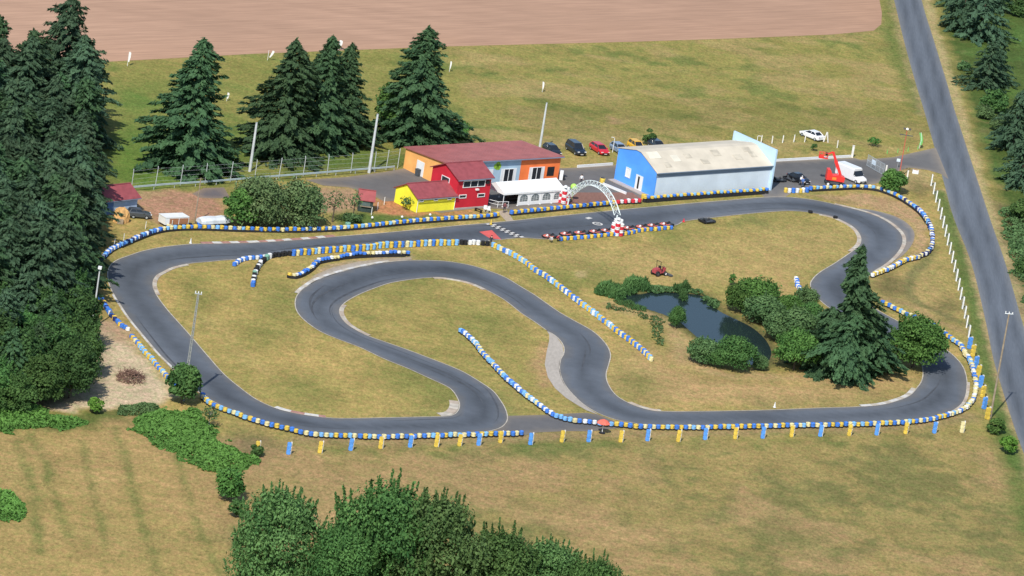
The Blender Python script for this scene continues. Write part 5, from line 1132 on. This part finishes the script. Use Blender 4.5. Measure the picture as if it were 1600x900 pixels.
# ================================================================== people
SKIN = paint('skin', (.55,.34,.24), .6, .05); HAIR = paint('hair_dark', (.03,.02,.015), .7)
DG = bpy.context.evaluated_depsgraph_get()
def person(label, loc, rz, shirt, trousers, pose='stand', hat=None):
    J = {'pel':(0,0,.93,.13),'sp':(0,.01,1.12,.135),'ch':(0,.01,1.34,.155),'nk':(0,0,1.50,.06),'hd':(0,-.02,1.60,.085),'tp':(0,-.01,1.71,.075)}
    for s, k in ((-1,'l'),(1,'r')):
        J['hp'+k] = (s*.10,0,.90,.095); J['kn'+k] = (s*.12,-.03,.50,.065); J['an'+k] = (s*.12,.02,.09,.045); J['to'+k] = (s*.13,-.16,.04,.035)
        J['sh'+k] = (s*.19,.01,1.41,.07); J['el'+k] = (s*.27,.03,1.13,.045); J['wr'+k] = (s*.28,-.10,.92,.032); J['ha'+k] = (s*.28,-.14,.84,.035)
    if pose == 'crouch':
        for k, (x, y, z, r) in list(J.items()):
            if k in ('pel','sp','ch','nk','hd','tp') or k[:2] in ('hp','sh','el','wr','ha'): J[k] = (x, y-(z-.93)*.55+.12, z-.50-(max(0,z-.93))*.12, r)
        for s, k in ((-1,'l'),(1,'r')): J['kn'+k] = (s*.2,-.32,.52,.065); J['an'+k] = (s*.14,.0,.09,.045); J['to'+k] = (s*.15,-.18,.04,.035); J['ha'+k] = (s*.22,-.5,.42,.035); J['wr'+k] = (s*.24,-.44,.48,.032)
    if pose == 'lean':
        for k, (x, y, z, r) in list(J.items()):
            if z > .95: J[k] = (x, y-(z-.93)*.75, z-(z-.93)*.28, r)
        for s, k in ((-1,'l'),(1,'r')): J['wr'+k] = (s*.24,-.72,.98,.032); J['ha'+k] = (s*.24,-.82,.95,.035); J['el'+k] = (s*.28,-.45,1.0,.045)
    E = [('pel','sp'),('sp','ch'),('ch','nk'),('nk','hd'),('hd','tp')]
    for k in 'lr': E += [('pel','hp'+k),('hp'+k,'kn'+k),('kn'+k,'an'+k),('an'+k,'to'+k),('ch','sh'+k),('sh'+k,'el'+k),('el'+k,'wr'+k),('wr'+k,'ha'+k)]
    names = list(J); me = bpy.data.meshes.new('person'); me.from_pydata([J[k][:3] for k in names], [(names.index(a), names.index(b2)) for a, b2 in E], [])
    o = bpy.data.objects.new('person', me); COL.objects.link(o); md = o.modifiers.new('skin', 'SKIN')
    for i, k in enumerate(names): me.skin_vertices[0].data[i].radius = (J[k][3],)*2; me.skin_vertices[0].data[i].use_root = (k == 'pel')
    sb = o.modifiers.new('sub', 'SUBSURF'); sb.levels = sb.render_levels = 1
    DG.update(); b2 = bpy.data.meshes.new_from_object(o.evaluated_get(bpy.context.evaluated_depsgraph_get())); o.modifiers.clear(); o.data = b2
    for mt in (SKIN, shirt, trousers, BLACK): b2.materials.append(mt)
    hz = J['nk'][2]; cz = Vector(J['pel'][:3])
    for f in b2.polygons:
        c = f.center; near = min(names, key=lambda k: (Vector(J[k][:3])-c).length)
        f.material_index = 0 if near in ('hd','tp','nk') or near[:2] in ('ha','wr') else 3 if near[:2] in ('to','an') else 2 if near[:2] in ('kn','hp') or near == 'pel' else 1; f.use_smooth = True
    o.location = loc; o.rotation_euler = (0,0,rz); tag(o, label, 'person')
    hd = Vector(J['hd'][:3]); mb = MB(); mb.lathe([(.115,.0),(.118,.04),(.09,.10),(.02,.125)], 12, hd+Vector((0,.015,.045))); mb.build('hat' if hat else 'hair', hat or HAIR, o, sm=True)
    mb = MB(); mb.box(hd+Vector((0,-.10,.0)),(.025,.04,.05)); mb.build('nose', SKIN, o)
    return o
SH_W = paint('shirt_white', (.78,.78,.78), .8); SH_R = paint('shirt_red', (.6,.08,.10), .8); SH_B = paint('shirt_blue', (.10,.20,.5), .8); TR_D = paint('trousers_dark', (.03,.035,.05), .8); TR_G = paint('shorts_grey', (.35,.36,.36), .8); TR_N = paint('jeans', (.06,.09,.17), .8)
person('person in a white top and dark trousers crossing the paved yard', at(907,289,.05), .4, SH_W, TR_D)
person('person in pale clothes crouching beside the leftmost kart', at(861,379,.03), -.6, SH_W, TR_G, 'crouch')
person('person in a red top standing behind the leftmost kart', at(871,377,.03), .8, SH_R, TR_D, 'crouch')
person('person in a white helmet leaning over the black car', at(1249,290,.03), 2.6, SH_W, TR_D, 'lean', TM['white'])
person('person in dark clothes standing at the gap in the barrier by the tent', at(787,333,.04), .2, paint('shirt_plum', (.16,.05,.06), .8), TR_D)
person('person standing at the black tyres beside the red start box', at(766,385,.03), 2.9, paint('shirt_black', (.03,.03,.035), .8), TR_D)
person('person in a blue top standing behind the white and yellow tyre row', at(1253,293.5,.03), .3, SH_B, TR_N)
# ================================================================== trees and plants
BARK = paint('bark', (.11,.085,.06), .95, .3, 2.0); BARKG = paint('bark_grey', (.24,.22,.19), .95, .3, 2.0)
F_FIR = foliage('needles_blue_green', (.020,.058,.034), (.098,.168,.086)); F_SPR = foliage('needles_green', (.020,.060,.030), (.095,.180,.074))  # leaf colours from here on are lightened to suggest aerial haze
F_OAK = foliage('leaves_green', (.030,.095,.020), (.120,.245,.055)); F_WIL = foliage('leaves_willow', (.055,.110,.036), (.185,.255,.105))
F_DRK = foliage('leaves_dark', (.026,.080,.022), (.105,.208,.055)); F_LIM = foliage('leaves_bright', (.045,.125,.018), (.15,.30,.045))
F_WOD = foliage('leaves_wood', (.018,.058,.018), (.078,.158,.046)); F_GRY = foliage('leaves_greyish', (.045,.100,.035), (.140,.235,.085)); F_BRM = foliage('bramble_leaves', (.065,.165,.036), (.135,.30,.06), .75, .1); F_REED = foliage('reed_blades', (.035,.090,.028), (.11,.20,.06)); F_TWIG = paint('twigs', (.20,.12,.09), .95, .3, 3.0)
def cards(C, N, size, asp=.6, jit=.6, rng=RNG, up=None):
    """many leaf clumps at once: pointed diamond faces around C with rough normals N"""
    n = len(C); N = N+rng.normal(0, jit, (n, 3)); N /= np.linalg.norm(N, axis=1)[:, None]+1e-9
    A = rng.normal(0, 1, (n, 3)) if up is None else up+rng.normal(0, .35, (n, 3))
    A -= (A*N).sum(1)[:, None]*N; A /= np.linalg.norm(A, axis=1)[:, None]+1e-9; B = np.cross(N, A)
    s = np.broadcast_to(size, (n,))*rng.uniform(.45, 1.5, n); s = s[:, None]
    return np.stack([C-A*s, C+B*s*asp, C+A*s, C-B*s*asp], 1)
def leaf_mesh(name, Q, tint, mat):
    n = len(Q); me = bpy.data.meshes.new(name)
    me.vertices.add(n*4); me.vertices.foreach_set('co', Q.reshape(-1).astype(np.float32))
    me.loops.add(n*4); me.loops.foreach_set('vertex_index', np.arange(n*4, dtype=np.int32))
    me.polygons.add(n); me.polygons.foreach_set('loop_start', np.arange(0, n*4, 4, dtype=np.int32)); me.update(calc_edges=True)
    a = me.attributes.new('tint', 'FLOAT', 'FACE'); a.data.foreach_set('value', np.clip(tint, 0, 1).astype(np.float32))
    me.materials.append(mat); return me
def conifer(seed, H, Rb, dens=1.0, ragged=.25, z0=.04, power=.85, droop=.18, leaf=.34, mat=F_FIR, lump=.2):
    rng = np.random.default_rng(seed); C = []; Nn = []; U = []; T = []; nb = int(H*11*dens)
    for i in range(nb):
        t = (i+rng.uniform())/nb; t = t**1.12; z = H*(z0+(1-z0)*t); L = Rb*(1-t)**power*rng.uniform(1-ragged, 1+ragged*.7)*(1+.05*math.sin(t*17+seed))+.15
        a = i*2.399+rng.uniform(-.4, .4); L *= 1+.10*math.sin(2*a+seed)+lump*math.sin(a+t*7+seed*2)+lump*.8*math.sin(2*a-t*15+seed*5)*math.cos(t*24+seed)
        d = np.array([math.cos(a), math.sin(a), 0.]); side = np.array([-d[1], d[0], 0]); lift = .28*(t-.15); k = max(4, int(L/leaf*3.6*dens))
        bt = rng.uniform(.15, .85)
        for j in range(k):
            s = .22+.78*((j+rng.uniform())/k)**.75; wv = .30*L*(1.08-s)+.10
            p = d*L*s+side*rng.normal(0, wv*.5)+np.array([0, 0, z+L*s*lift-droop*L*s*s+rng.normal(0, .07)-abs(rng.normal(0, .10))])
            C.append(p); Nn.append(d*.55+np.array([0, 0, .75])); U.append(d*1.0+np.array([0, 0, -.25]))
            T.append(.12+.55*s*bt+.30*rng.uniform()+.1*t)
    for j in range(8): C.append(np.array([rng.normal(0,.06), rng.normal(0,.06), H-.12*j+.25])); Nn.append(rng.normal(0,1,3)); U.append(np.array([0,0,1.])); T.append(.6)
    Q = cards(np.array(C), np.array(Nn), leaf, .42, .45, rng, np.array(U)); return leaf_mesh('crown', Q, np.array(T), mat)
def broad(seed, Wd, H, n=60, per=130, leaf=.26, z0=.18, mat=F_OAK, shoots=0, flat=1.0, cr=.21, hang=0):
    rng = np.random.default_rng(seed); Cs = []; R_ = Wd/2
    C = []; Nn = []; T = []; U = []
    for i in range(n):
        a = i*2.399+rng.uniform(-.4, .4); v = rng.uniform(-.75, 1)**1; rr = math.sqrt(max(.05, 1-v*v))*rng.uniform(.62, .95) if rng.uniform() < .8 else rng.uniform(.1, .6)
        c = np.array([R_*.80*rr*math.cos(a), R_*.80*rr*math.sin(a), H*(.5+z0/2)+H*(.5-z0/2)*.80*v*flat]); r = Wd*cr*rng.uniform(.6, 1.25); ct = rng.uniform(-.15, .50)
        m_ = int(per*rng.uniform(.7, 1.3)); d = rng.normal(0, 1, (m_, 3)); d /= np.linalg.norm(d, axis=1)[:, None]; d[:, 2] = np.where(d[:, 2] < -.35, -d[:, 2], d[:, 2])
        p = c+d*r*rng.uniform(.55, 1.08, m_)[:, None]*np.array([1, 1, .80])
        if hang: p[:, 2] -= hang*rng.uniform(0, 1, m_)*r*1.8
        keep = p[:, 2] > .1; p = p[keep]; d = d[keep]
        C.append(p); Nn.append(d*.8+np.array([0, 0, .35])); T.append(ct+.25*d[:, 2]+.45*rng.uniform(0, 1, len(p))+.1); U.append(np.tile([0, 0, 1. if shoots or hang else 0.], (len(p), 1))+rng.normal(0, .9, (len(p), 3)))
    for i in range(shoots):
        a = rng.uniform(0, 6.28); rr = R_*math.sqrt(rng.uniform(0, .9)); b = np.array([rr*math.cos(a), rr*math.sin(a), z0*H+(H-z0*H)*math.sqrt(max(.1, 1-(rr/R_)**2))*.88]); hh = H*rng.uniform(.10, .30); dv = np.array([math.cos(a)*rr/R_*.5, math.sin(a)*rr/R_*.5, 1.]); k = int(hh/leaf*6)
        s = rng.uniform(0, 1, k); p = b+dv*hh*s[:, None]+rng.normal(0, .16, (k, 3))*(1.2-s)[:, None]
        C.append(p); Nn.append(rng.normal(0, 1, (k, 3))); T.append(.25+.6*rng.uniform(0, 1, k)); U.append(np.tile(dv, (k, 1)))
    C = np.concatenate(C); Q = cards(C, np.concatenate(Nn), leaf, .62, .5, rng, np.concatenate(U)); return leaf_mesh('crown', Q, np.concatenate(T), mat)
def trunk_mesh(h, r, limbs=0, spread=1.0, mat=BARK, seed=0, start=.35):
    rnd = random.Random(seed); mb = MB(); mb.tube([(0,0,-.1),(rnd.uniform(-.1,.1),rnd.uniform(-.1,.1),h*.5),(0,0,h)], [r, r*.7, r*.15], 8)
    for i in range(limbs):
        a = i*2.4+rnd.uniform(-.3,.3); z = h*rnd.uniform(start,.75); e = Vector((math.cos(a)*spread*rnd.uniform(.6,1), math.sin(a)*spread*rnd.uniform(.6,1), z+spread*rnd.uniform(.3,.8)))
        mb.tube([(0,0,z), Vector((0,0,z)).lerp(e,.5)+Vector((0,0,.15)), e], [r*.45, r*.28, r*.08], 6)
    return mb.mesh('trunk', mat)
def tree(name, label, cat, px, crown, trunk, group=None, sc=1.0, rz=None, z=0):
    t = thing(name, label, cat, at(*px, z), random.uniform(0, 6.28) if rz is None else rz, group)
    t.scale = sc if isinstance(sc, tuple) else (sc, sc, sc); link('trunk', trunk, t); link('crown', crown, t); return t
def base_of(top, h):   # foot of something h metres tall whose tip is at this survey point
    p = Vector(top)
    for _ in range(4):
        s = scale_at(G(*p)); q = Vector(top)+Vector((-math.sin(ROLL), math.cos(ROLL)))*h*s*math.cos(PITCH); p = q
    return p.x, p.y
# --- solitary conifers behind the yard
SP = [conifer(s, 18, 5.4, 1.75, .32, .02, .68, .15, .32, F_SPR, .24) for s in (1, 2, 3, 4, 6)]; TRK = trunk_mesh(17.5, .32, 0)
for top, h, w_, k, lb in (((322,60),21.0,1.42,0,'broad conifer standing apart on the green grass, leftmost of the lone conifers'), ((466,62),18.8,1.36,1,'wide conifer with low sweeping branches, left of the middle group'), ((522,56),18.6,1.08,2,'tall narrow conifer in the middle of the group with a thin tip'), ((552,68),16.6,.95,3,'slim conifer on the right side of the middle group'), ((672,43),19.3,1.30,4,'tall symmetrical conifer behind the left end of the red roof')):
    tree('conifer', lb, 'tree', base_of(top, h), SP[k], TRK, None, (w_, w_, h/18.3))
BR0 = broad(5, 7, 7, 40, 120, .28, .08, F_OAK)
tree('broadleaf_tree', 'round light green tree tucked against the tall conifer', 'tree', (608,214), BR0, trunk_mesh(4, .18, 4), None, (1.0,1.0,1.15))
tree('broadleaf_tree', 'small green tree at the right foot of the tall conifer', 'tree', (715,224), BR0, trunk_mesh(4, .18, 4), None, (.5,.5,.5))
# --- the wood on the left
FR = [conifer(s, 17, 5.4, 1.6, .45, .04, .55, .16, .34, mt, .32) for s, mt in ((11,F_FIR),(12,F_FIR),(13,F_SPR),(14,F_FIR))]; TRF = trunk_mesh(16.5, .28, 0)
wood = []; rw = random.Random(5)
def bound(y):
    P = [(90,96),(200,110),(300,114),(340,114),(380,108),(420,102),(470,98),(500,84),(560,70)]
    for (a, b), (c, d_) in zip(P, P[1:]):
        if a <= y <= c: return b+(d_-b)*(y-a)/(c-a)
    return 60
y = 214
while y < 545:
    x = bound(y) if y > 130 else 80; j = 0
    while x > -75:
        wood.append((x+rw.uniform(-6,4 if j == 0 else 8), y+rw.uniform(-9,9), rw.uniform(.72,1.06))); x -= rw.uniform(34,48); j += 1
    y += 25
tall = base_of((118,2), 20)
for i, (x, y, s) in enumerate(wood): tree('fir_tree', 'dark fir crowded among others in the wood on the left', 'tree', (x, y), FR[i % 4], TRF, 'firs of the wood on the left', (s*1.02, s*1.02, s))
tree('fir_tree', 'tallest dark fir with a sharp tip at the far edge of the wood', 'tree', tall, FR[1], TRF, None, (1.15,1.15,1.19))
tree('fir_tree', 'fir reaching the left edge of the picture beside the ploughed field', 'tree', base_of((3,28), 17), FR[2], TRF, None, 1.0)
BW = [broad(s, 8.5, 9.0, 60, 230, .21, .04, F_WOD, 40) for s in (21, 22)]; BW2 = [broad(23, 8, 8, 55, 220, .21, .04, F_DRK, 30)]; TRB = trunk_mesh(5.5, .2, 5, 2.0)
for i, (x, y, s) in enumerate([(106,548,.95),(112,590,.98),(108,622,.88),(60,560,1.05),(64,600,1.0),(58,635,.9),(14,575,1.1),(18,620,1.0),(-25,600,1.1),(100,508,.85),(50,520,1.0),(10,530,1.05),(-30,550,1.1),(112,528,.6),(-20,640,.9),(20,648,.7)]):
    tree('broadleaf_tree', 'dense dark green tree at the near end of the wood beside the sand', 'tree', (x, y), (BW+BW2)[(i*2+i//3) % 3], TRB, 'broadleaf trees at the near end of the wood', s)
tree('dead_branch', 'pale bare branch leaning out of the dark trees at the wood edge', 'branch', (88,545), leaf_mesh('crown', cards(RNG.normal(0,.3,(30,3))+np.array([0,0,5.5]), RNG.normal(0,1,(30,3)), .15), RNG.uniform(0,1,30), F_GRY), trunk_mesh(6, .12, 6, 2.2, BARKG), None, 1.0)
for x, y, s in ((70,575,.62),(28,560,.72),(50,605,.55),(-8,590,.75),(85,530,.6),(10,625,.6)): tree('fir_tree', 'dark fir rising out of the broadleaf trees at the near end of the wood', 'tree', (x, y), FR[int(x+80) % 4], TRF, 'firs among the broadleaf trees of the wood', s)
# --- willow and small trees by the yard
tree('willow_tree', 'spreading grey green willow between the dirt yard and the barrier', 'tree', (400,352), broad(31, 9.5, 7.6, 65, 150, .22, .12, F_WIL, 0, 1.0, .2, .5), trunk_mesh(5, .28, 7, 2.5), None, (1,1,1.0))
tree('willow_tree', 'greener half of the willow pair with drooping branches on the right', 'tree', (466,352), broad(32, 8.2, 7.0, 55, 150, .22, .10, F_WIL, 0, 1.0, .2, .6), trunk_mesh(5, .24, 7, 2.5), None, 1.0)
tree('broadleaf_tree', 'dark low tree growing in front of the willow at its left', 'tree', (372,354), broad(33, 5.5, 5.0, 35, 130, .22, .06, F_OAK), trunk_mesh(3, .15, 4), None, (1,1,1.15))
def thin_tree(seed, Wd, H, mat, n=260):
    rng = np.random.default_rng(seed); d = rng.normal(0,1,(n,3)); d /= np.linalg.norm(d,axis=1)[:,None]; p = d*rng.uniform(.4,1,n)[:,None]*np.array([Wd/2,Wd/2,H*.33])+np.array([0,0,H*.64]); return leaf_mesh('crown', cards(p, d, .17, .6, .6, rng), rng.uniform(0,1,n), mat)
tree('bare_tree', 'thin half bare little tree left of the kiosk', 'tree', (519,347), thin_tree(3, 4.4, 5.4, F_GRY), trunk_mesh(4.8, .12, 12, 1.8, BARK, 3, .3))
tree('bare_tree', 'sparse sapling close to the left wall of the kiosk', 'tree', (551,345), thin_tree(4, 2.8, 5.2, F_GRY, 170), trunk_mesh(4.8, .09, 10, 1.3, BARK, 4, .3))
tree('shrub', 'low dark shrub at the front foot of the kiosk', 'shrub', (550,347), broad(35, 3.2, 1.2, 16, 90, .16, .02, F_GRY), trunk_mesh(.8, .05, 4, .5))
tree('shrub', 'sparse bush against the yellow gable wall', 'shrub', (633,328), thin_tree(6, 2.4, 2.2, F_GRY, 160), trunk_mesh(1.6, .05, 8, .8))
# --- pond planting
PB = [broad(s, 6.5, 5.0, 44, 240, .17, .02, mt, 25) for s, mt in ((41,F_OAK),(42,F_GRY),(43,F_DRK))]; TRP = trunk_mesh(3, .14, 6, 1.6)
for px, k, sc, lb in (((1157,487),0,(.85,.85,.80),'green rounded bush at the far right bank of the pond'), ((1180,488),0,(1.05,1.05,1.0),'bigger green bush on the far right bank of the pond'), ((1192,507),1,(.98,.98,.85),'pale olive bush hanging over the right side of the pond'), ((1222,533),1,(.98,.98,.88),'grey green bush in the middle of the right bank'), ((1232,500),0,(.66,.66,.72),'small bright bush between the pond bushes and the track'), ((1255,490),1,(.62,.62,.80),'pale wispy bush at the left of the pine'), ((1240,535),1,(1.15,1.15,1.0),'greyish willow bush left of the pine'), ((1240,578),0,(1.05,1.05,1.12),'bright green tree at the near right corner of the pond'), ((1146,577),2,(.92,.92,.92),'dark green tree on the near bank of the pond'), ((1098,567),1,(.78,.78,.72),'grey green bush at the lower left corner of the pond'), ((1118,574),2,(.55,.55,.55),'low dark bush between the two near bank bushes'), ((1056,512),2,(.42,.42,.62),'single dark bush on the left bank of the pond'), ((1185,578),1,(.40,.40,.42),'small grey bush at the pond outlet'), ((1265,520),2,(.7,.7,.9),'dark bush against the left side of the pine')):
    tree('pond_bush', lb, 'bush', px, PB[k], TRP, None, sc)
PINE = conifer(51, 16.5, 3.3, 2.2, .45, .02, .70, .24, .34, F_SPR, .55)
tree('pine_tree', 'tall ragged dark conifer between the pond and the right bends', 'tree', (1316,583), PINE, trunk_mesh(16, .3, 0), None, (1.22,1.22,1.18))
PIN2 = [conifer(s, 10, 4.0, 2.2, .5, .02, .34, .30, .32, F_SPR, .45) for s in (57, 58)]
for px, k, sc, lb in (((1286,578),0,(.95,.95,.95),'dark evergreen at the left foot of the ragged conifer'), ((1352,583),1,(1.0,1.0,.92),'dark evergreen at the right foot of the ragged conifer'), ((1318,590),0,(1.0,1.0,.98),'dark evergreen directly in front of the ragged conifer')):
    tree('pine_tree', lb, 'tree', px, PIN2[k], trunk_mesh(9, .2, 0), None, sc)
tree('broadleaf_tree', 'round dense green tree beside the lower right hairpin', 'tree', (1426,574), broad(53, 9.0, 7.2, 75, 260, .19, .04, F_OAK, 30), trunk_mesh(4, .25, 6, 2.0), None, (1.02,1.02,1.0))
tree('entrance_bush', 'round green bush at the entrance drive beside the barrier', 'bush', (1393,302), broad(54, 4.6, 3.9, 36, 120, .2, .02, F_OAK), trunk_mesh(2, .12, 5, 1.2))
tree('sapling', 'young staked sapling alone on the grass above the pond', 'sapling', (1143,446), broad(55, 1.3, 1.8, 12, 60, .14, .1, F_OAK), trunk_mesh(3.4, .045, 0))
tree('lamp_bush', 'bushy tree at the foot of the lattice mast', 'tree', (283,630), broad(56, 4.9, 5.4, 40, 120, .24, .03, F_DRK), trunk_mesh(3, .14, 5), None, (1,1,1.02))
tree('shrub', 'small bright green bush at the lower edge of the sand', 'shrub', (148,645), broad(57, 2.4, 2.0, 16, 90, .16, .02, F_LIM), trunk_mesh(1, .06, 4, .5))
tree('shrub', 'dark green oval bush in the field left of the lower trees', 'shrub', (356,781), broad(58, 4.2, 4.2, 34, 120, .2, .04, F_OAK), trunk_mesh(2.2, .1, 5, 1.0))
tree('shrub', 'smaller bush just below the dark oval bush', 'shrub', (370,808), broad(59, 2.5, 2.3, 20, 90, .16, .04, F_DRK), trunk_mesh(1.2, .07, 4, .6))
tree('shrub', 'dark bush beside the road below the telegraph pole', 'shrub', (1555,677), broad(60, 2.9, 2.0, 20, 90, .18, .02, F_OAK), trunk_mesh(1, .06, 4, .5))
tree('shrub', 'bright green bush beside the road at the right edge', 'shrub', (1573,708), broad(61, 2.9, 2.3, 20, 90, .18, .02, F_LIM), trunk_mesh(1, .06, 4, .5))
tree('shrub', 'small bush in the grass below the boom lift basket', 'shrub', (1271,236), broad(62, 1.3, 1.2, 8, 60, .14, .02, F_DRK), trunk_mesh(.6, .04, 3, .3))
tree('shrub', 'low green shrub in the meadow beside the entrance drive', 'shrub', (1365,229), thin_tree(63, 2.6, 1.6, F_OAK, 220), trunk_mesh(.8, .04, 6, .8))
tree('shrub', 'green bush behind the beige hangar roof', 'shrub', (1013,226), broad(64, 2.2, 2.6, 14, 70, .18, .02, F_DRK), trunk_mesh(1, .05, 4, .5))
tree('shrub', 'dark small bush at the bottom of the bramble bank', 'shrub', (400,712), broad(65, 2.1, 1.6, 16, 90, .16, .02, F_DRK), trunk_mesh(.8, .05, 4, .4))
tree('shrub', 'dead grey bush at the top of the bramble bank by the barrier', 'shrub', (326,668), thin_tree(66, 2.6, 3.2, F_GRY, 260), trunk_mesh(2.6, .06, 10, 1.0, BARKG))
# --- big trees in the foreground
F_FGA = foliage('leaves_foreground', (.026,.078,.020), (.115,.215,.058)); F_FGB = foliage('leaves_foreground_light', (.034,.092,.024), (.140,.235,.075))
FG = [broad(s, 12.5, 12.5, 80, 330, .18, .04, mt, 70, 1.0, .20) for s, mt in ((71,F_FGB),(72,F_FGA))]; TRG = trunk_mesh(8, .3, 6, 3.0)
for px, k, sc, lb in (((418,965),0,(.98,.98,1.24),'leafy tree rising from the bottom edge, leftmost of the foreground trees'), ((575,975),1,(1.15,1.15,1.40),'biggest foreground tree with spiky shoots at its top'), ((665,985),0,(1.1,1.1,1.32),'foreground tree merging with the biggest one on its right side'), ((515,990),1,(.8,.8,1.05),'lower foreground tree in the gap between the left two'), ((765,985),1,(.95,.95,1.0),'lower foreground tree right of the biggest one'), ((845,990),0,(.85,.85,.90),'foreground tree near the right end of the group'), ((915,1010),1,(.7,.7,.88),'rightmost low foreground tree at the bottom edge')):
    tree('foreground_tree', lb, 'tree', px, FG[k], TRG, None, sc)
# --- trees right of the road
RC = [conifer(s, 10, 4.4, 1.0, .42, .06, .62, .18, .40, F_FIR) for s in (81, 82)]; TRR = trunk_mesh(9.5, .22, 0)
for px, k, sc, lb in (((1502,45),0,(1.05,1.05,1.0),'dark conifer nearest the road at the top right'), ((1530,62),1,(1.15,1.15,1.05),'dark conifer behind the roadside one at the top right'), ((1545,15),0,(1.1,1.1,1.05),'dark conifer touching the top edge right of the road'), ((1500,10),1,(1.0,1.0,1.0),'dark conifer cut by the top edge beside the road'), ((1540,138),1,(.95,.95,.85),'dark conifer in the middle of the roadside row'), ((1552,128),0,(.8,.8,.85),'smaller conifer behind the middle roadside one'), ((1582,235),0,(.95,.95,1.05),'dark roadside conifer at the right edge above the scrub'), ((1605,225),1,(1.1,1.1,1.1),'conifer cut by the right edge above the scrub'), ((1592,290),1,(.9,.9,.85),'lower dark conifer at the right edge beside the scrub'), ((1618,285),0,(1.0,1.0,1.1),'dark conifer half outside the right edge')):
    tree('roadside_conifer', lb, 'tree', px, RC[k], TRR, None, sc)
RB = broad(83, 5.5, 3.6, 34, 110, .24, .02, F_DRK); RB2 = broad(84, 4.5, 2.4, 26, 100, .22, .02, F_GRY)
for px, m_, sc, lb in (((1552,175),RB,.95,'low dark bush below the middle roadside conifers'), ((1538,185),RB2,.8,'grey green bush beside the roadside ditch'), ((1562,205),RB2,.9,'pale bush above the right edge conifers'), ((1595,345),RB,.9,'dark bush in the scrub at the right edge'), ((1592,395),RB2,.7,'greyish bush in the brown scrub'), ((1604,430),RB,.8,'bush at the right edge below the brown scrub'), ((1590,25),RB,.8,'green bush in the top right field'), ((1505,110),RB2,.6,'small olive bush on the verge at the top right')):
    tree('roadside_bush', lb, 'bush', px, m_, TRP, None, sc)
# --- ground-covering plants nobody could count
def cover(name, label, poly, n, h, leaf, mat, seed, up=.4, wob=.25):
    rng = np.random.default_rng(seed); P = W(poly); a = np.array([[p.x, p.y] for p in P]); lo, hi = a.min(0), a.max(0)
    x = rng.uniform(lo[0], hi[0], n*4); y = rng.uniform(lo[1], hi[1], n*4); d = sdf(x, y, P)+(fbm(x*.5, y*.4, seed)-.5)*4.5
    ok = d > 0; x, y, d = x[ok][:n], y[ok][:n], d[ok][:n]; top = h*np.clip(d/1.5, .12, 1)*(.45+1.1*fbm(x*.45, y*.45, seed+1)**1.3)
    z = top*rng.uniform(.25, 1, len(x))**.6; N = np.tile([0, 0, up], (len(x), 1))+rng.normal(0, .25, (len(x), 3))
    U = np.tile([0, 0, 1.], (len(x), 1))
    Q = cards(np.stack([x, y, z], 1), N, leaf, .6 if up > .2 else .18, .5, rng, None if up > .2 else U); t_ = .2+.5*z/max(h, .1)+.5*(fbm(x*.25, y*.2, seed+2)-.5)+.3*rng.uniform(0, 1, len(x))
    return tag(link(name, leaf_mesh(name, Q, t_, mat)), label, 'ground cover', kind='stuff')
cover('bramble_bank', 'dense bright green brambles spreading below the lower left bend', [(203,655),(230,643),(300,640),(318,650),(338,668),(352,695),(378,705),(398,712),(408,722),(395,732),(362,738),(330,738),(300,722),(270,712),(240,690),(205,672)], 15000, .75, .22, F_BRM, 91, .6)
cover('bramble_patch', 'dark green bramble patch at the left picture edge', [(-40,775),(-5,774),(25,782),(40,805),(20,812),(-40,818)], 4000, 1.2, .24, F_BRM, 92, .6)
cover('hedge_growth', 'rough green growth along the foot of the wood', [(-60,640),(0,634),(70,638),(75,650),(130,655),(135,668),(60,672),(0,676),(-60,680)], 9000, .9, .24, F_BRM, 93, .6)
cover('weeds', 'low weeds along the edge of the sand', [(185,640),(215,632),(245,634),(262,642),(230,650),(190,650)], 1500, .6, .18, F_GRY, 94, .6)
cover('reed_bed', 'dark green reeds on the far left bank of the pond', [(927,446),(945,443),(960,447),(985,443),(1010,444),(1016,454),(985,459),(965,467),(945,466),(930,456)], 5200, 1.5, .42, F_REED, 95, .05)
cover('reed_bed', 'clump of reeds at the middle of the far pond bank', [(1052,450),(1075,448),(1082,458),(1075,468),(1062,468),(1054,460)], 2000, 1.7, .45, F_REED, 96, .05)
cover('reed_bed', 'low rushes along the near left bank of the pond', [(958,468),(985,474),(1010,482),(1008,488),(985,482),(960,474)], 900, .6, .26, F_REED, 97, .05)
cover('weeds', 'rough green weeds along the far pond bank', [(1010,447),(1055,450),(1100,455),(1128,478),(1120,482),(1098,462),(1050,456),(1012,454)], 1600, .45, .2, F_GRY, 104, .5)
cover('weeds', 'patchy weeds beside the sandy path left of the pond', [(948,474),(980,482),(1010,492),(1012,500),(985,490),(950,482)], 350, .25, .18, F_GRY, 98, .5)
cover('weeds', 'weeds in the bare strip by the wire below the path', [(1016,490),(1028,492),(1034,520),(1036,540),(1024,540),(1020,510)], 420, .4, .2, F_GRY, 99, .5)
cover('scrub', 'tangled brown and green scrub right of the road', [(1560,330),(1600,330),(1640,440),(1640,520),(1615,500),(1580,400)], 6000, 1.0, .24, F_GRY, 100, .6)
# brush pile
t = thing('brush_pile', 'heap of dry brown cut branches on the sand patch', 'brush pile', at(204,592)); mb = MB(); rb = random.Random(9)
for i in range(230):
    a, rr = rb.uniform(0,6.28), 1.9*math.sqrt(rb.random()); p = Vector((rr*math.cos(a), rr*math.sin(a)*1.5, rb.uniform(0,.15)+ (1-rr/2.0)*rb.uniform(.2,1.5))); d = Vector((rb.gauss(0,1), rb.gauss(0,1), rb.gauss(.1,.5))).normalized()*rb.uniform(.4,1.0)
    mb.tube([p-d, p+d], .035, 3, 0, False)
mb.build('branches', F_TWIG, t)
